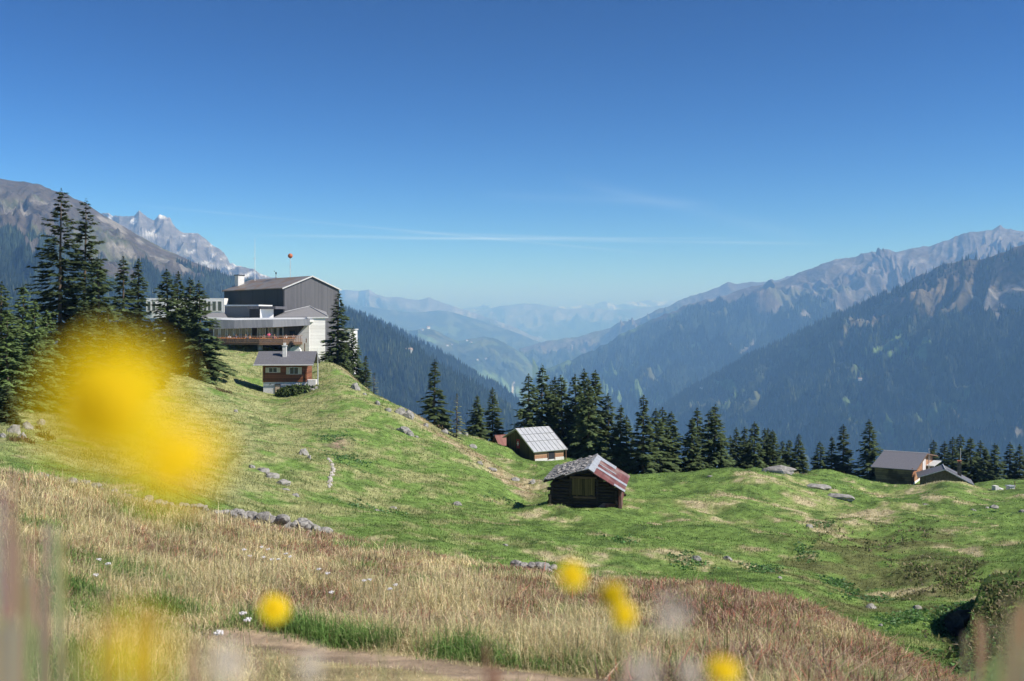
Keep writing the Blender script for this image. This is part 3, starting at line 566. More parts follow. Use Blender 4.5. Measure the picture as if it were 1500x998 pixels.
#PART2
# ------------------------------------------------------------------ spruces
M_bark = mat_simple('spruce_bark', (.07,.05,.04), (.16,.125,.10), 6, (3,3,.6), bump=.6)
M_needle = mat_vcol('spruce_needles', 0, 0, 0, 0, .8, transl=.12)
M_needle.node_tree.nodes['Principled BSDF'].inputs['Specular IOR Level'].default_value = .2
M_dead = mat_vcol('bare_twigs', 0, 0, 0, 0, .9)
def spruce_crown(seed, H=10.0, Rb=.19, whorl=.25, nb=9, spr=20, low=.04, tone=1.0, thin=0.0, top_pow=.85, droop=.35, green=0.0, ssz=1.0):
    """needle sprays along drooping boughs; unit height H, widest radius Rb*H"""
    rg = np.random.default_rng(seed); vs = []; cs = []
    zs = np.arange(low*H, H*.985, whorl); sk = fbm(zs*.55, zs*0+seed, 3, seed)
    for z, irr in zip(zs, sk):
        t = z/H; rr = Rb*H*(1-t)**top_pow*(1+.5*irr)*(sstep(-.02, .12, np.array(t)) if low > .02 else 1)+.05*H*.12
        k = max(4, int(nb*(.6+.5*(1-t))))
        for b in range(k):
            if rg.random() < thin: continue
            ph = rg.uniform(0, 2*math.pi); L = rr*rg.uniform(.55, 1.18)*(1.25 if rg.random() < .08 else 1)
            up = .55*t-.12; m_ = max(3, int(spr*(.35+.65*L/(Rb*H))))
            s = np.sqrt(rg.uniform(.04, 1, m_)); s[0] = 1.0
            dirv = np.array([math.cos(ph), math.sin(ph)]); sag = droop*L*(s**1.6)*(1-.7*t)
            px = dirv[0]*s*L; py = dirv[1]*s*L; pz = z+up*s*L-sag+.10*L*np.maximum(0, s-.75)*2+rg.normal(0, .03, m_)
            side = rg.choice([-1, 1], m_); ang = ph+side*rg.uniform(.15, 1.0, m_); sl = (.40+.42*(1-s))*(.36+.75*(1-t)**.8)*rg.uniform(.7, 1.3, m_)*ssz
            dx = np.cos(ang)*sl; dy = np.sin(ang)*sl; dz = -rg.uniform(.12, .55, m_)*sl
            w = sl*rg.uniform(.32, .5, m_); wx = -np.sin(ang)*w*.8; wy = np.cos(ang)*w*.8; wz = rg.uniform(-.5, .2, m_)*w
            pz = pz+rg.normal(0, .20)*H*.1*(1-t)**.7*(t < .93); p0 = np.stack([px-dx*.25, py-dy*.25, pz-dz*.25], -1); pm = np.stack([px+dx*.45, py+dy*.45, pz+dz*.4], -1)
            p1 = pm+np.stack([wx, wy, wz], -1); p3 = pm-np.stack([wx, wy, -wz*.5+w*.25], -1); p2 = np.stack([px+dx, py+dy, pz+dz], -1)
            vs.append(np.stack([p0, p1, p2, p3], 1))
            c = C3(.072,.104,.040)*(1-green)+C3(.11,.165,.05)*green
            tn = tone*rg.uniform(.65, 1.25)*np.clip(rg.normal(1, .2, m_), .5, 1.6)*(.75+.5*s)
            cs.append(c*tn[:, None])
    n = 60; zt = rg.uniform(H*.93, H*1.0, n); ph = rg.uniform(0, 6.28, n); r_ = (H-zt)*.22+.03
    p0 = np.stack([0*zt, 0*zt, zt], -1); p2 = np.stack([np.cos(ph)*r_*2.2, np.sin(ph)*r_*2.2, zt+rg.uniform(-.05, .12, n)], -1); q = (p0+p2)/2; sdv = np.stack([-np.sin(ph), np.cos(ph), 0*ph], -1)*.05
    vs.append(np.stack([p0, q+sdv, p2, q-sdv], 1)); cs.append(np.tile(C3(.05,.07,.03)*tone, (n, 1)))
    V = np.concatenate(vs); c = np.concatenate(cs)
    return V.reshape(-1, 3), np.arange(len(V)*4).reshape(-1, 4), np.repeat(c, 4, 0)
def trunk_mb(H, r, seed, limbs=0):
    rg = random.Random(seed); b = MB(); k = 7; pz = [(-1.2+(H*.97+1.2)*i/k) for i in range(k+1)]
    wob = [(rg.uniform(-.05, .05), rg.uniform(-.05, .05)) for _ in pz]; wob[-1] = (0, 0)
    for i in range(k):
        b.tube((wob[i][0], wob[i][1], pz[i]), (wob[i+1][0], wob[i+1][1], pz[i+1]), r*(1-i/k)**.8+.02, r*(1-(i+1)/k)**.8+.02, 8, cap=False)
    for i in range(limbs):
        z = rg.uniform(.05, .9)*H; a_ = rg.uniform(0, 6.28); L = rg.uniform(.35, .7)*(1-z/H)*H*.2+.25
        b.tube((0, 0, z), (math.cos(a_)*L, math.sin(a_)*L, z-.12*L), .035, .01, 4, cap=False)
    return b
VAR = {}
for key, kw in dict(a=dict(seed=1), b=dict(seed=2, Rb=.165, nb=7, tone=.9), c=dict(seed=3, Rb=.22, droop=.45, tone=1.05), d=dict(seed=4, Rb=.15, whorl=.34, thin=.12, tone=.85),
                     e=dict(seed=5, Rb=.25, nb=9, green=.7, tone=1.15, low=.0, top_pow=.9), f=dict(seed=6, Rb=.125, whorl=.36, thin=.2, tone=.95),
                     G=dict(seed=7, H=20.0, Rb=.20, whorl=.42, nb=9, spr=34, thin=.10, tone=.72, top_pow=.78, droop=.40, low=.05, ssz=1.15), Hh=dict(seed=8, H=19.0, Rb=.16, whorl=.40, nb=9, spr=32, thin=.12, tone=.75, top_pow=.72, droop=.35, low=.06, ssz=1.15),
                     x=dict(seed=9, H=9.0, Rb=.12, whorl=.4, nb=7, spr=9, thin=.45, tone=1.0, low=.1, ssz=.8)).items():
    kw = dict(kw); Hh_ = kw.get('H', 10.0)
    if key == 'x':
        V_, F_, c_ = spruce_crown(**kw); c_ = c_*C3(2.4,1.9,2.6)
    else: V_, F_, c_ = spruce_crown(**kw)
    cr = fast_mesh('crown', V_, F_, M_needle, c_); tr = trunk_mb(Hh_, .009*Hh_+.03, kw['seed'], 40 if key in 'x' else 24).build('trunk', M_bark, smooth=True)
    VAR[key] = (Hh_, cr.data, tr.data); COL.objects.unlink(cr); COL.objects.unlink(tr); bpy.data.objects.remove(cr); bpy.data.objects.remove(tr)
TREE_XY = []
def spruce(px, top, d, var, label, group, wid=1.0, hmin=0):
    wid *= 1.28
    x = (px-750)/F*d; zb = gz(x, d)-.1; zt = (HZ-top)/F*d; h = max(zt-zb, 2.0); Hh_, cm, tm = VAR[var]; s = h/Hh_
    rt = empty('spruce_tree', (x, d, zb), random.uniform(0, 6.28), label, 'tree', group); rt.scale = (s**.75*wid, s**.75*wid, s) if h < Hh_ else (s*wid, s*wid, s)
    for nm, me in (('crown', cm), ('trunk', tm)):
        o = bpy.data.objects.new(nm, me); COL.objects.link(o); o.parent = rt
    rt.rotation_euler = (R(random.uniform(-1.2, 1.2)), R(random.uniform(-1.2, 1.2)), random.uniform(0, 6.28)); TREE_XY.append((x, d))
GL = 'spruces on the slope at left'
L_ = [(88,276,108,'G','tallest spruce at left, dark and open with ragged boughs',.92),(122,291,111,'Hh','second tallest spruce at left, slim dark top just right of the tallest',.95),
 (146,378,106,'c','broad dark spruce tucked under the right side of the two tall ones',1.05),(180,376,124,'d','slender pointed spruce right of the two tallest trees',1.0),(201,380,128,'b','dark spruce with a narrow tip, directly left of the white window block',1.0),
 (247,395,122,'c','thick green spruce covering the middle of the white window block',1.05),(259,398,127,'b','spruce tip peeping out behind the thick green one before the station',.95),
 (278,407,124,'a','spruce half hidden at left of the foremost one before the station',1.0),(295,412,119,'c','foremost full spruce standing down the slope just left of the terrace',1.08),
 (33,418,82,'e','bushy light green spruce at the left edge with its tip left of the tallest tree',.95),(3,413,80,'c','green spruce cut by the left edge of the photo',1.0),(-22,400,84,'a','dark spruce mostly outside the left edge of the photo',1.0),
 (48,440,76,'e','lowest light green spruce crown in front of the tallest tree',.8),(66,452,84,'e','small light green spruce at the foot of the tallest tree',.85),(12,452,72,'e','young bright spruce in front at the left edge',.85),
 (160,452,97,'c','short brownish spruce behind the big yellow flower',1.15),(192,462,95,'a','low spruce right of the brownish one above the big yellow flower',1.15),(224,472,104,'a','low spruce between the brownish one and the thick green one',1.1),(120,440,95,'c','wide dark spruce below the second tallest one',1.15),(9,563,64,'a','tiny dark spruce low at the left edge',1.3)]
for (px, tp, d, v, lb, w) in L_: spruce(px, tp, d, v, lb, GL, w)
GS = 'spruces beside the station'
for (px, tp, d, v, lb, w) in [(494,427,158,'b','tall narrow spruce at the right corner of the station',1.05),(517,479,158,'a','middle spruce of the three stepping down right of the station',.9),(505,500,154,'c','low spruce between the tall and the middle one by the station',.9),(535,521,155,'f','thin spruce lowest of the three right of the station',1.15)]: spruce(px, tp, d, v, lb, GS, w)
spruce(547,546,150,'x','pale bare spruce lowest on the ridge right of the station', GS, 1.1)
GR = 'spruces standing along the hill ridge'
for (px, tp, d, v, lb, w) in [(636,527,128,'d','tall lone spruce rising from the ridge halfway down the hill',1.15),(698,579,128,'a','bushy dark spruce left of the slim one above the red-roofed hut',1.1),(722,568,134,'b','slim spruce right above the red-roofed hut',1.0)]: spruce(px, tp, d, v, lb, GR, w)
spruce(669,577,114,'x','grey half-dead spruce between the lone and the bushy one on the ridge', GR, 1.1)
GC = 'spruces clumped behind the metal-roofed barn'
for (px, tp, d, v, lb, w) in [(775,548,131,'c','leftmost spruce of the clump behind the metal-roofed barn',1.0),(793,536,134,'a','tallest spruce of the clump, second from its left',.95),(816,553,138,'b','third spruce tip from the left in the clump behind the barn',1.0),(825,550,130,'a','fourth spruce tip in the clump, close beside the third',1.0),
 (844,549,132,'c','fifth spruce of the clump, full and dark in its middle',.95),(856,541,138,'b','sixth spruce tip, tallest in the right half of the clump',1.0),(870,543,128,'a','seventh spruce of the clump, broad above the old log hut roof',1.05),(863,552,124,'c','eighth spruce crown, lower and in front in the right half of the clump',.9),(891,577,127,'b','spruce at the right end of the clump, lower than the rest',1.0),(850,578,127,'e','low greener spruce in front of the clump, right of the barn',.8),(806,560,136,'d','dark thin spruce filling the gap in the left half of the clump',1.0)]: spruce(px, tp, d, v, lb, GC, w)
GW = 'spruces in the row behind the meadow edge'
row = [(908,594,122,'b'),(919,608,126,'d'),(941,579,120,'b'),(962,599,122,'c'),(971,597,128,'b'),(982,603,124,'a'),(1012,612,124,'a'),(1022,598,132,'b'),(1037,602,132,'d'),(1047,593,126,'a'),(1070,638,138,'d'),(1079,627,134,'b'),(1092,626,138,'b'),(1103,618,134,'a'),(1118,628,138,'b'),(1127,627,142,'d'),(1133,630,136,'a'),(1146,646,144,'b'),(1155,644,140,'a'),(1169,636,138,'b')]
ords = ['first','second','third','fourth','fifth','sixth','seventh','eighth','ninth','tenth','eleventh','twelfth','thirteenth','fourteenth','fifteenth','sixteenth','seventeenth','eighteenth','nineteenth','twentieth']
for i, (px, tp, d, v) in enumerate(row): spruce(px, tp, d, v, '%s spruce tip counting from the left in the row right of the log hut' % ords[i], GW, 1.08)
GX = 'spruces behind the meadow near the right barns'
for (px, tp, d, v, lb, w) in [(1202,647,166,'c','squat spruce left in the loose trio above the pale flat boulder',1.15),(1218,640,168,'f','thin middle spruce of the loose trio above the pale flat boulder',1.3),(1236,622,166,'d','tallest spruce of the loose trio above the pale flat boulder',1.25),(1275,615,163,'c','large full spruce directly left of the brown barn roof',1.0)]: spruce(px, tp, d, v, lb, GX, w)
rw = [(1366,645,176,'b'),(1383,647,176,'d'),(1395,641,172,'b'),(1407,637,178,'b'),(1423,641,172,'a'),(1436,646,178,'b'),(1444,656,168,'a'),(1457,650,168,'a'),(1477,648,174,'d'),(1493,651,172,'b'),(1510,655,172,'a'),(1528,652,176,'c')]
for i, (px, tp, d, v) in enumerate(rw): spruce(px, tp, d, v, '%s spruce from the left in the row behind the low cottage' % ords[i], 'spruces behind the low cottage', 1.15)

# ------------------------------------------------------------------ building helpers
def cornerframe(px, d, beta, zpy):
    """Empty at the nearest corner of a house; local X runs right, local Y runs back-left"""
    x = (px-750)/F*d; return Vector((x, d, (HZ-zpy)/F*d)), R(beta)
def solve_len(px0, d, beta, px1):
    x = (px0-750)/F*d; ux, uy = math.cos(R(beta)), math.sin(R(beta)); k = (px1-750)/F
    return (k*d-x)/(ux-k*uy)
M_glass = mat_simple('window_glass', (.02,.03,.04), (.04,.055,.07), 1, rough=.08, bump=0, spec=.8)
M_white = mat_simple('white_render', (.78,.78,.77), (.84,.84,.83), 1.5, bump=.1)
M_conc = mat_simple('pale_concrete', (.58,.57,.55), (.74,.73,.71), 1.2, (1,1,3), bump=.25)
M_conc2 = mat_planks('board_marked_concrete', (.62,.61,.59), (.80,.79,.77), .55, 2, (1,1,4), dark=.75)
M_frame = mat_simple('white_paint', (.74,.74,.73), (.8,.8,.79), 3, bump=0)
M_timber = mat_simple('weathered_timber', (.10,.06,.04), (.24,.15,.10), 3, (1,1,8))

def window(parent, x0, x1, z0, z1, y, fr=.06, panes=1, mat=None, face=-1, name='window', axis='y', label=None, sill=0):
    """framed window with a recessed pane; lies in the plane axis=y (or x), face = outward sign"""
    b = MB(); f0, f1 = (y+face*.05, y-face*.06); lo, hi = min(f0, f1), max(f0, f1)
    def bx(mb, a0, a1, c0, c1, l=lo, h=hi):
        if axis == 'y': mb.box(a0, a1, l, h, c0, c1)
        else: mb.box(l, h, a0, a1, c0, c1)
    bx(b, x0, x1, z0, z0+fr); bx(b, x0, x1, z1-fr, z1); bx(b, x0, x0+fr, z0+fr, z1-fr); bx(b, x1-fr, x1, z0+fr, z1-fr)
    for i in range(1, panes):
        c = x0+(x1-x0)*i/panes; bx(b, c-fr*.4, c+fr*.4, z0+fr, z1-fr)
    w = b.build(name, mat or M_frame, parent, label=label)
    g_ = MB(); bx(g_, x0+fr*.5, x1-fr*.5, z0+fr*.5, z1-fr*.5, y-face*.005-.006, y-face*.005+.006); g_.build('pane', M_glass, w)
    return w

# ------------------------------------------------------------------ cable car station
M_clad_d = mat_planks('dark_and_shaded_cladding', (.020,.022,.028), (.030,.032,.040), .35, 3, (3,3,.3), dark=.6, rough=.6)  # dark parts; also the hall's long wall, its shade put into the colour
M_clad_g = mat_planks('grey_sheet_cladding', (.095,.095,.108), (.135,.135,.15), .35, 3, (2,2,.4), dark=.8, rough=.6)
M_roof_g = mat_planks('grey_ribbed_roof', (.17,.16,.155), (.25,.235,.225), .45, 3, (1,1,1), dark=.65, rough=.5, stain=(.22,.155,.11))
M_shin_g = mat_simple('grey_fibre_shingles', (.19,.19,.20), (.27,.27,.28), 7, (1,1,2), bump=.5)
M_fascia = mat_planks('slate_grey_fascia_sheets', (.22,.23,.25), (.29,.30,.32), .3, 3, (1,1,.3), dark=.85, rough=.45)
M_trim = mat_simple('pale_metal_trim', (.5,.5,.5), (.62,.62,.62), 3, bump=0, rough=.5)
D0 = 178.0
st = empty('cable_car_station', (0, 160, -8), 0, 'large grey gabled station with a long restaurant terrace on the hill', 'building')
SO = Vector((0, 160, -8))
def loc(px, py, d): return AT(px, py, d)-SO
class WB:   # world-placed pieces expressed in the frame of the station
    pass
beta = 42.0
hx = solve_len(415, D0, beta, 496.5); hy = solve_len(415, D0, beta+90, 328.5)
C0 = loc(415, 421, D0); ez = C0.z; X_ = Vector((math.cos(R(beta)), math.sin(R(beta)), 0)); Y_ = Vector((-math.sin(R(beta)), math.cos(R(beta)), 0))
def hp(a_, b_, z): v = C0+X_*a_+Y_*b_; return (v.x, v.y, z)
dm = (C0+X_*hx*.5).y+160; rz_ = (HZ-405.5)/F*dm+8
fl_ = -4.0
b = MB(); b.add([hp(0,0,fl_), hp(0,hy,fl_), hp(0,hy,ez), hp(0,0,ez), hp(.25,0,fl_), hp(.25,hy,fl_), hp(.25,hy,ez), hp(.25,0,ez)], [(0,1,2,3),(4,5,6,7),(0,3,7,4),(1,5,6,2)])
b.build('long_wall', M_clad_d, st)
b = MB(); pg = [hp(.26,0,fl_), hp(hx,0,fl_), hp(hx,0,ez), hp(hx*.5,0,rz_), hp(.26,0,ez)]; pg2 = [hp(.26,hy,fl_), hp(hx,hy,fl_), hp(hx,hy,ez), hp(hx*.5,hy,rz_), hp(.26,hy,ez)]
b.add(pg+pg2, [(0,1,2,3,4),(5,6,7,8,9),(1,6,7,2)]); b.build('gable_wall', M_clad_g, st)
b = MB(); o_ = .35
b.slab([hp(-o_,-.25,ez+.02-o_*(rz_-ez)/(hx/2)), hp(hx*.5,-.25,rz_+.16), hp(hx*.5,hy+.3,rz_+.16), hp(-o_,hy+.3,ez+.02-o_*(rz_-ez)/(hx/2))], .16)
b.slab([hp(hx*.5,-.25,rz_+.165), hp(hx+o_,-.25,ez+.02-o_*(rz_-ez)/(hx/2)), hp(hx+o_,hy+.3,ez+.02-o_*(rz_-ez)/(hx/2)), hp(hx*.5,hy+.3,rz_+.165)], .16)
rf = b.build('roof', M_roof_g, st)
b = MB(); b.slab([hp(-o_-.02,-.33,ez-.02-o_*(rz_-ez)/(hx/2)), hp(hx*.5,-.33,rz_+.2), hp(hx*.5,-.26,rz_+.2), hp(-o_-.02,-.26,ez-.02-o_*(rz_-ez)/(hx/2))], .22)
b.slab([hp(hx*.5,-.33,rz_+.2), hp(hx+o_,-.33,ez-.02-o_*(rz_-ez)/(hx/2)), hp(hx+o_,-.26,ez-.02-o_*(rz_-ez)/(hx/2)), hp(hx*.5,-.26,rz_+.2)], .22)
b.build('verge_trim', M_trim, rf)
# chimney block standing at the back of the hall roof
cb = MB(); cx_, cy_ = hx*.25, hy-1.0; zc = (HZ-404)/F*(160+Vector(hp(cx_,cy_,0)).y)+8
q = [hp(cx_-.7,cy_-.5,0), hp(cx_+.6,cy_-.5,0), hp(cx_+.6,cy_+.9,0), hp(cx_-.7,cy_+.9,0)]
cb.add([(a_[0],a_[1],ez) for a_ in q]+[(a_[0],a_[1],zc) for a_ in q], [(0,1,2,3),(4,7,6,5),(0,4,5,1),(1,5,6,2),(2,6,7,3),(3,7,4,0)])
ch = cb.build('chimney', M_conc, rf); cb = MB(); cb.add([(a_[0],a_[1],zc) for a_ in [hp(cx_-.8,cy_-.6,0), hp(cx_+.7,cy_-.6,0), hp(cx_+.7,cy_+1.0,0), hp(cx_-.8,cy_+1.0,0)]]+[(a_[0],a_[1],zc+.15) for a_ in [hp(cx_-.8,cy_-.6,0), hp(cx_+.7,cy_-.6,0), hp(cx_+.7,cy_+1.0,0), hp(cx_-.8,cy_+1.0,0)]], [(0,1,2,3),(4,7,6,5),(0,4,5,1),(1,5,6,2),(2,6,7,3),(3,7,4,0)]); cb.build('cap', M_clad_d, ch)
def quadbox(nm, mat, tl, tr, py_b, depth, parent=None, d0=None, d1=None, cap=None):
    """vertical block whose front top edge runs tl -> tr, given as (px, py, d); goes down to row py_b and back by depth"""
    A, B = loc(*tl), loc(*tr); zb0 = (HZ-py_b)/F*tl[2]+8; bb = MB(); n = Vector((-(B-A).y, (B-A).x, 0)).normalized()*depth
    if n.y < 0: n = -n
    bb.add([(A.x,A.y,zb0),(B.x,B.y,zb0),(B.x+n.x,B.y+n.y,zb0),(A.x+n.x,A.y+n.y,zb0),tuple(A),tuple(B),(B.x+n.x,B.y+n.y,B.z),(A.x+n.x,A.y+n.y,A.z)],
           [(0,3,2,1),(4,5,6,7),(0,1,5,4),(1,2,6,5),(2,3,7,6),(3,0,4,7)])
    return bb.build(nm, mat, parent or st)
# left wing: flat-roofed white window block
lw_ = quadbox('window_block', M_white, (214,437,190.5), (328.5,437,189.2), 466, 2)
def px_window(parent, px0, px1, py0, py1, d, panes=1, name='window', mat=None, off=.12, fr=.12):
    A, B = loc(px0, py0, d), loc(px1, py1, d); return window(parent, A.x, B.x, B.z, A.z, A.y-off, fr, panes, mat, -1, name)
for (a_, b_) in [(216,222.5),(223,229.5),(286,292),(292.5,298.5),(299,304),(304.5,310.3),(311,318.2),(319,326.5)]: px_window(lw_, a_, b_, 441, 456.5, 189.6 if a_ > 280 else 190.4, off=.35)
quadbox('upper_shingle_wall', M_shin_g, (329,448.5,176), (374,448.5,174), 466, 4)
quadbox('white_parapet', M_white, (328.8,446.6,175.6), (379,446.6,173.4), 448.7, 4.4)
b = MB(); b.slab([loc(296,458,176), loc(329,458.5,176), loc(334,466.3,170.1), loc(296,466.3,170.1)], .2); b.build('low_shingle_roof', M_shin_g, st)
quadbox('stair_tower', M_clad_d, (365.5,450,171.5), (381,450,170.5), 467, 4.2)
quadbox('stair_tower_white_wall', M_white, (381.05,453,170.5), (400.8,453,171.5), 467, 4.0)
quadbox('stair_tower_cap', M_clad_g, (362.5,448.3,171.0), (403.5,448.8,170.0), 452.8, 4.8)
# hipped shingle roof in front of the gable
b = MB(); pa, pb_, pc, pd_ = loc(454,449,178), loc(417,457.5,176.5), loc(480.5,463.6,171), loc(401,464.8,170.5)
pe = loc(478,457,181)
b.add([pa, pb_, pd_, pc, pe], [(0,1,2,3),(0,3,4)]); bb_ = [Vector(v) for v in b.v]; b.v += [(v.x, v.y, v.z-.2) for v in bb_]; b.f += [(8,7,6,5),(9,8,5),(1,6,7,2),(2,7,8,3),(3,8,9,4),(0,5,6,1),(4,9,5,0)]
b.build('hipped_roof', M_shin_g, st)
b = MB()
for p_, q_ in ((pa, pb_), (pa, pc)): b.tube(Vector(p_)+Vector((0,-.05,.06)), Vector(q_)+Vector((0,-.05,.06)), .07, .07, 6)
b.build('ridge_trim', M_trim, st)
# concrete stair block at right and its side wall
quadbox('concrete_block', M_conc2, (452,466,168.5), (476.5,465.5,169.5), 545, 9)
quadbox('block_trim', M_trim, (450,464.6,168.2), (481,464.0,169.4), 466.1, 9.4)
b = MB(); w0, w1 = loc(441,490,166.5), loc(452,473,168.4)
b.prism([(loc(430,500,167).x, loc(0,497,167).z), (loc(437,488,167).x, loc(0,488,167).z), (loc(446,477,167).x, loc(0,477,167).z), (loc(452.3,474,167).x, loc(0,474,167).z), (loc(452.3,540,167).x, loc(0,540,167).z), (loc(437,540,167).x, loc(0,540,167).z)], 1, loc(0,0,167.4).y, loc(0,0,168.2).y); b.build('slanted_wing_wall', M_conc, st); quadbox('lower_white_wall', M_conc, (443.5,500,168.0), (451.9,500,168.2), 545, .5)
# flat roof, slate fascia in three facets
FP = [(313,468,482,165.5),(343.5,469,481.5,164.5),(400,468,479.5,164.0),(453.5,467.5,476.8,165.5)]
b = MB(); t2 = MB()
for (p0, p1) in zip(FP[:-1], FP[1:]):
    A0, A1, B0, B1 = loc(p0[0],p0[1],p0[3]), loc(p0[0],p0[2],p0[3]-.25), loc(p1[0],p1[1],p1[3]), loc(p1[0],p1[2],p1[3]-.25)
    k_ = Vector((0,.3,0)); b.add([A1,B1,B0,A0,A1+k_,B1+k_,B0+k_,A0+k_], [(0,1,2,3),(7,6,5,4),(3,2,6,7),(0,4,5,1)])
    t2.add([A0+Vector((0,.3,-.1)), B0+Vector((0,.3,-.1)), B0+Vector((0,8,-.1)), A0+Vector((0,8,-.1)), A0+Vector((0,.3,-.5)), B0+Vector((0,.3,-.5)), B0+Vector((0,8,-.5)), A0+Vector((0,8,-.5))], [(0,1,2,3),(7,6,5,4),(0,4,5,1),(1,5,6,2),(2,6,7,3),(3,7,4,0)])
b.build('fascia', M_fascia, st); t2.build('flat_roof', M_conc, st)
quadbox('roof_kerb', M_white, (300,464.6,169.6), (345,466.0,169.4), 470, .5); quadbox('roof_kerb', M_white, (345.2,466.0,169.4), (452,465.2,169.4), 469.5, .5)
# restaurant front behind the terrace
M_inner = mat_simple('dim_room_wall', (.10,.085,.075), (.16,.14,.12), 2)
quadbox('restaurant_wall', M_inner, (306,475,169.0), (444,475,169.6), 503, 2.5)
for (a_, b_, nn) in [(313,321.5,1),(322.5,332,1),(333,343,1),(344,352.5,1),(353.5,361.5,1),(362.5,369,1),(377,390,3),(392.5,398.5,1),(399.5,407,1),(408,415.5,1)]: px_window(st, a_, b_, 479, 496.5, 168.6, nn, fr=.14)
px_window(st, 424, 433, 484, 496.5, 168.6, 1, fr=.05, name='door', mat=M_inner)
quadbox('grey_wall_panel', M_clad_g, (416.5,478,168.5), (442,478,168.9), 498, .15)
# terrace
DK = [(318.5,166.5,163.0),(345,0,160.5),(380,0,159.6),(415,0,160.2),(443,0,162.5)]
pyT = [504.5,505.0,504.0,502.0,500.0]
b = MB(); top = [loc(p[0], y_-1.2, p[2]) for p, y_ in zip(DK, pyT)]
zdeck = sum(t.z for t in top)/len(top)
fr_ = [(t.x, t.y) for t in top]; bk = [(loc(443,0,168.3).x, loc(443,0,168.3).y), (loc(312,0,168.3).x, loc(312,0,168.3).y)]
b.prism(fr_+bk, 2, zdeck-.35, zdeck); b.build('terrace_floor', M_timber, st)
rl = MB(); pst = MB()
for (p, q_) in zip(fr_[:-1], fr_[1:]):
    for (z0, z1) in ((.05,.17),(.30,.40),(.52,.62),(.98,1.10)):
        rl.slab([(p[0],p[1]-.06,zdeck+z1),(q_[0],q_[1]-.06,zdeck+z1),(q_[0],q_[1],zdeck+z1),(p[0],p[1],zdeck+z1)], z1-z0)
    m_ = 9
    for i in range(m_):
        x_, y_ = p[0]+(q_[0]-p[0])*i/m_, p[1]+(q_[1]-p[1])*i/m_; pst.box(x_-.04, x_+.04, y_+.005, y_+.085, zdeck-.2, zdeck+1.02)
M_rail = mat_simple('brown_railing_boards', (.20,.13,.10), (.38,.27,.21), 4, (1,1,4))
M_bann = mat_simple('orange_cloth', (.55,.20,.06), (.72,.30,.10), 3, rough=.9)
r_ = rl.build('railing', M_rail, st); pst.build('railing_posts', M_timber, r_)
zg = -6.5
for (px_, d_) in [(381,163),(422,163.5)]:
    p_ = loc(px_, 0, d_); MB().tube((p_.x, p_.y, zg), (p_.x, p_.y, zdeck-.36), .42, .42, 16).build('pillar', M_conc, st, smooth=True)
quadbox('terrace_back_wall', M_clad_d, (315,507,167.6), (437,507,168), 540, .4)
b = MB(); p_ = loc(432,516,162.6); b.tube((p_.x,p_.y,p_.z), (p_.x,p_.y+.9,p_.z), .95, .95, 24); b.build('round_white_vent', M_white, st)
b = MB()
for (px_, y0, y1) in [(446.5,503,520),(453.5,499,530),(449,496,502)]:
    p_ = loc(px_, y0, 168.3 if px_ > 452 else 167); q_ = loc(px_, y1, 168.3 if px_ > 452 else 167); b.tube((p_.x,p_.y-.12,q_.z), (p_.x,p_.y-.12,p_.z), .09, .09, 6)
b.build('drain_pipe', M_timber, st)
# back wing seen right of the station, between the spruces
an = empty('white_annex', tuple(AT(504.5, 528, 186)), 0, 'white annex building glimpsed between spruces right of the station', 'building')
b = MB().box(-1.6, 1.5, 0, 6, -4, 5.6); b.build('wall', M_white, an); MB().box(-1.75, 1.65, -.3, 6.3, 5.6, 5.85).build('roof', M_trim, an)
for z_ in (.2, 2.2, 4.0): window(an, -1.2, 1.1, z_, z_+1.0, -.03, .08, 2)

# things standing on the station roof
tm_ = AT(373.5, 410, 196); t_ = empty('antenna_mast', (tm_.x, tm_.y, tm_.z-1.0), 0, 'tall thin white antenna mast with a small cross arm on the station roof', 'mast')
H_ = (410-349)/F*196+1.0
MB().tube((0,0,0), (0,0,H_*.5), .07, .05, 6).tube((0,0,H_*.5), (0,0,H_), .05, .02, 6).build('pole', M_frame, t_); MB().tube((-.38,0,H_*.56), (.3,0,H_*.56), .03, .03, 6).build('cross_arm', M_trim, t_); MB().tube((0,-.2,H_*.5), (0,.2,H_*.5), .03, .03, 6).build('cross_arm', M_trim, t_)
tm_ = AT(425.3, 406, 190); t_ = empty('ball_mast', (tm_.x, tm_.y, tm_.z-.6), 0, 'slim pole carrying an orange ball above the station roof', 'mast')
M_orange = mat_simple('faded_orange_paint', (.42,.13,.06), (.52,.17,.08), 3, bump=0, rough=.5)
H_ = (406-375)/F*190+.6
MB().tube((0,0,0), (0,0,H_), .05, .04, 8).box(-.10,.06,-.08,.08,H_*.52,H_*.52+.22).build('pole', M_trim, t_); MB().sphere((0,0,H_), .46, 24, 14).build('ball', M_orange, t_, smooth=True)
tm_ = AT(404.3, 407, 190); t_ = empty('weather_sensor', (tm_.x, tm_.y, tm_.z-.5), 0, 'small dark wind sensor on a short pole at the station ridge', 'sensor')
MB().tube((0,0,0), (0,0,1.5), .05, .04, 6).build('pole', M_timber, t_); MB().sphere((.02,0,1.35), .17, 10, 8, (.8,.8,1.5)).tube((0,0,1.45), (-.33,0,1.75), .03, .03, 6).sphere((-.33,0,1.78), .07).build('vane', M_clad_d, t_)

